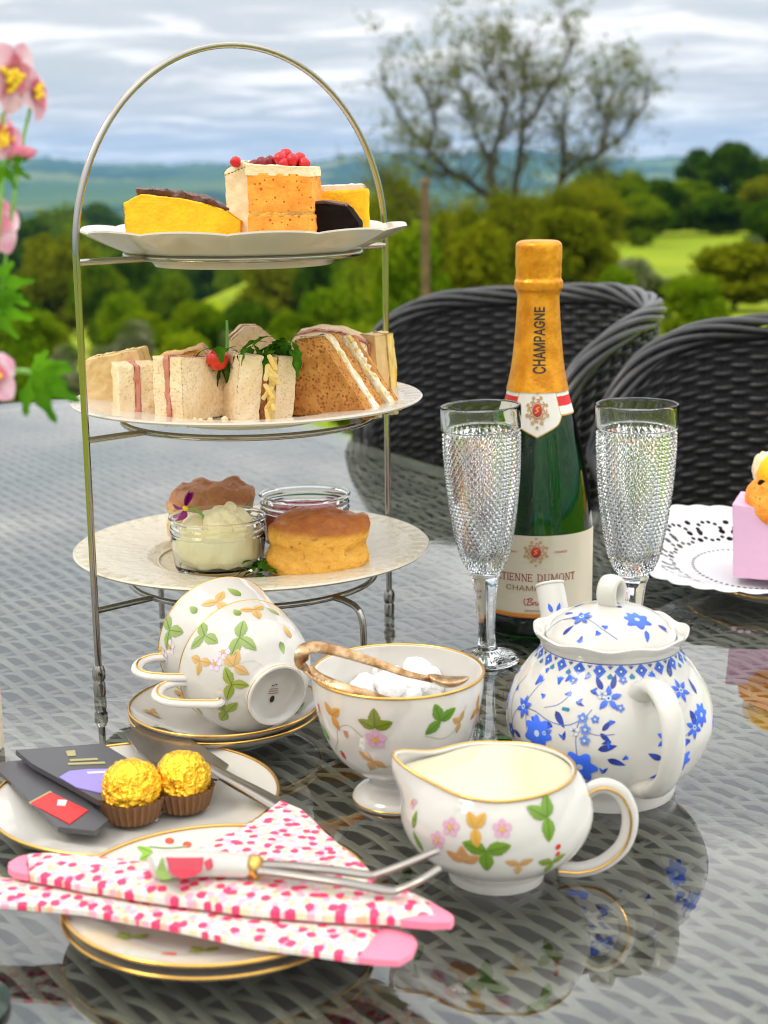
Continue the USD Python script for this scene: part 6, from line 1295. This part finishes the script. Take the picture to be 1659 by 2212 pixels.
# ------------------------------------------------------------------ vase of flowers and a pot at the left edge
vd = .66
vz = D(-178, 1500, vd) * [1, 1, 0]
t = thing('flower_vase', 'dark green footed vase just showing at the left edge below the flowers', 'vase', tuple(vz))
part(t, 'body', lathe([(0, 0), (.030, 0), (.031, .003), (.012, .012), (.008, .03), (.008, .19), (.012, .225), (.026, .238), (.036, .252), (.039, .272), (.034, .290), (.027, .297), (.025, .297), (.030, .288), (.034, .272), (.030, .254), (0, .240)], 48).apply_scale([1, 1, 1.085]), 'vase', smooth=True)
def blossom(label, px, py, r, face, seed, n=5, pm='pink_petal', stamens=True, stem_to=(-25, 870), depth=0.0):
    r = r * .27; q = D(px, py, vd + depth * .3); t = thing('columbine_flower', label, 'flower', tuple(q)); f = np.asarray(face, float); Rf = frame_from(f / np.linalg.norm(f))
    for i in range(n):
        pt = leaf_blade(r, r * .62, .7, 0); part(t, 'petal', xf(pt, (0, 0, 0), Rf @ rotz(2 * math.pi * i / n + seed) @ roty(-.35)), pm, smooth=True)
        pt = leaf_blade(r * .62, r * .34, .5, 0); part(t, 'inner_petal', xf(pt, (0, 0, r * .05), Rf @ rotz(2 * math.pi * (i + .5) / n + seed) @ roty(-.7)), 'deep_petal', smooth=True)
    g = np.random.default_rng(seed)
    if stamens: part(t, 'stamens', cat([xf(trimesh.creation.icosphere(1, r * .085), Rf @ np.array([r * .16 * g.normal(), r * .16 * g.normal(), r * (.22 + .10 * g.random())])) for _ in range(24)]), 'stamen', smooth=True, kind='stuff')
    s1 = D(*stem_to, vd) - q; part(t, 'stem', tube(spline([(0, 0, 0), s1 * .3 + [.0, 0, .007], s1], 20), .0008, 6), 'stem_green'); return t
blossom('large pink columbine high at the left edge, yellow stamens hanging to the right', 18, 165, .060, (.75, -.5, -.15), 2, stem_to=(-40, 880))
blossom('smaller pink columbine just right of the large one, seen from its side', 72, 205, .042, (.85, -.25, .10), 5, stem_to=(-30, 870), depth=.04)
blossom('pink columbine cut by the left edge beside the red bud', 2, 302, .040, (.6, -.6, .1), 9, stem_to=(-30, 880))
blossom('pale pink columbine low at the left edge above the leaf', -22, 480, .058, (.7, -.6, .2), 13, stem_to=(-40, 880), stamens=False)
blossom('pink columbine with yellow centre just above the vase rim', -30, 812, .055, (.5, -.7, .35), 17, stem_to=(-25, 910), depth=-.04)
q = D(50, 332, vd); t = thing('flower_bud', 'closed rose red columbine bud pointing right', 'flower bud', tuple(q)); part(t, 'bud', xf(lathe([(0, -.022), (.006, -.018), (.011, -.006), (.0105, .004), (.006, .014), (0, .021)], 24).apply_scale(.30), (0, 0, 0), roty(1.45)), 'deep_petal', smooth=True); part(t, 'stem', tube(spline([(-.007, 0, 0), (-.018, 0, -.014), D(-30, 870, vd) - q], 16), .0007, 6), 'stem_green')
def lobed_leaf(label, px, py, L, rot_, seed, stem_from=(-25, 880)):
    L = L * .235; q = D(px, py, vd - .008); t = thing('columbine_leaf', label, 'leaf', tuple(q))
    for i, (a, k) in enumerate(((-55, .8), (-20, 1.0), (15, 1.0), (55, .75))): part(t, 'leaflet', xf(leaf_blade(L * k, L * .26, .5, 2), (0, 0, 0), rot_ @ rotz(math.radians(a)) @ rotx(.35)), 'flower_leaf', smooth=True)
    s1 = D(*stem_from, vd) - q; part(t, 'stem', tube(spline([(0, 0, 0), s1 * .45 + [0, 0, .006], s1], 14), .0008, 6), 'stem_green')
lobed_leaf('deeply cut bright green leaf hanging over the table at the left', 70, 806, .100, frame_from((.1, -.95, .3), (.55, .2, -.8)), 1)
lobed_leaf('green columbine leaf spreading right beside the cut leaf', 66, 800, .070, frame_from((.0, -.9, .45), (.95, .1, -.1)), 2)
lobed_leaf('broad green leaf at the left edge below the pale columbine', -22, 612, .080, frame_from((.1, -.95, .25), (.9, .1, -.25)), 3)
lobed_leaf('dark green leaf at the left edge behind the broad one', -15, 660, .075, frame_from((-.1, -.95, .25), (.7, .1, -.6)), 4)
lobed_leaf('small green leaf below the red bud', 10, 345, .055, frame_from((.1, -.95, .1), (.55, 0, -.85)), 5)
kq = P(-44, 1618); t = thing('condiment_pot', 'tall patterned ceramic pot just showing at the left edge', 'pot', tuple(kq)); part(t, 'body', lathe([(0, 0), (.0150, 0), (.0165, .002), (.0165, .060), (.0150, .064)], 40), 'ceramic_pot', smooth=40); part(t, 'lid', lathe([(.0155, .0642), (.0160, .070), (.010, .078), (.004, .080), (.005, .085), (0, .087)], 40), 'porcelain', smooth=40)
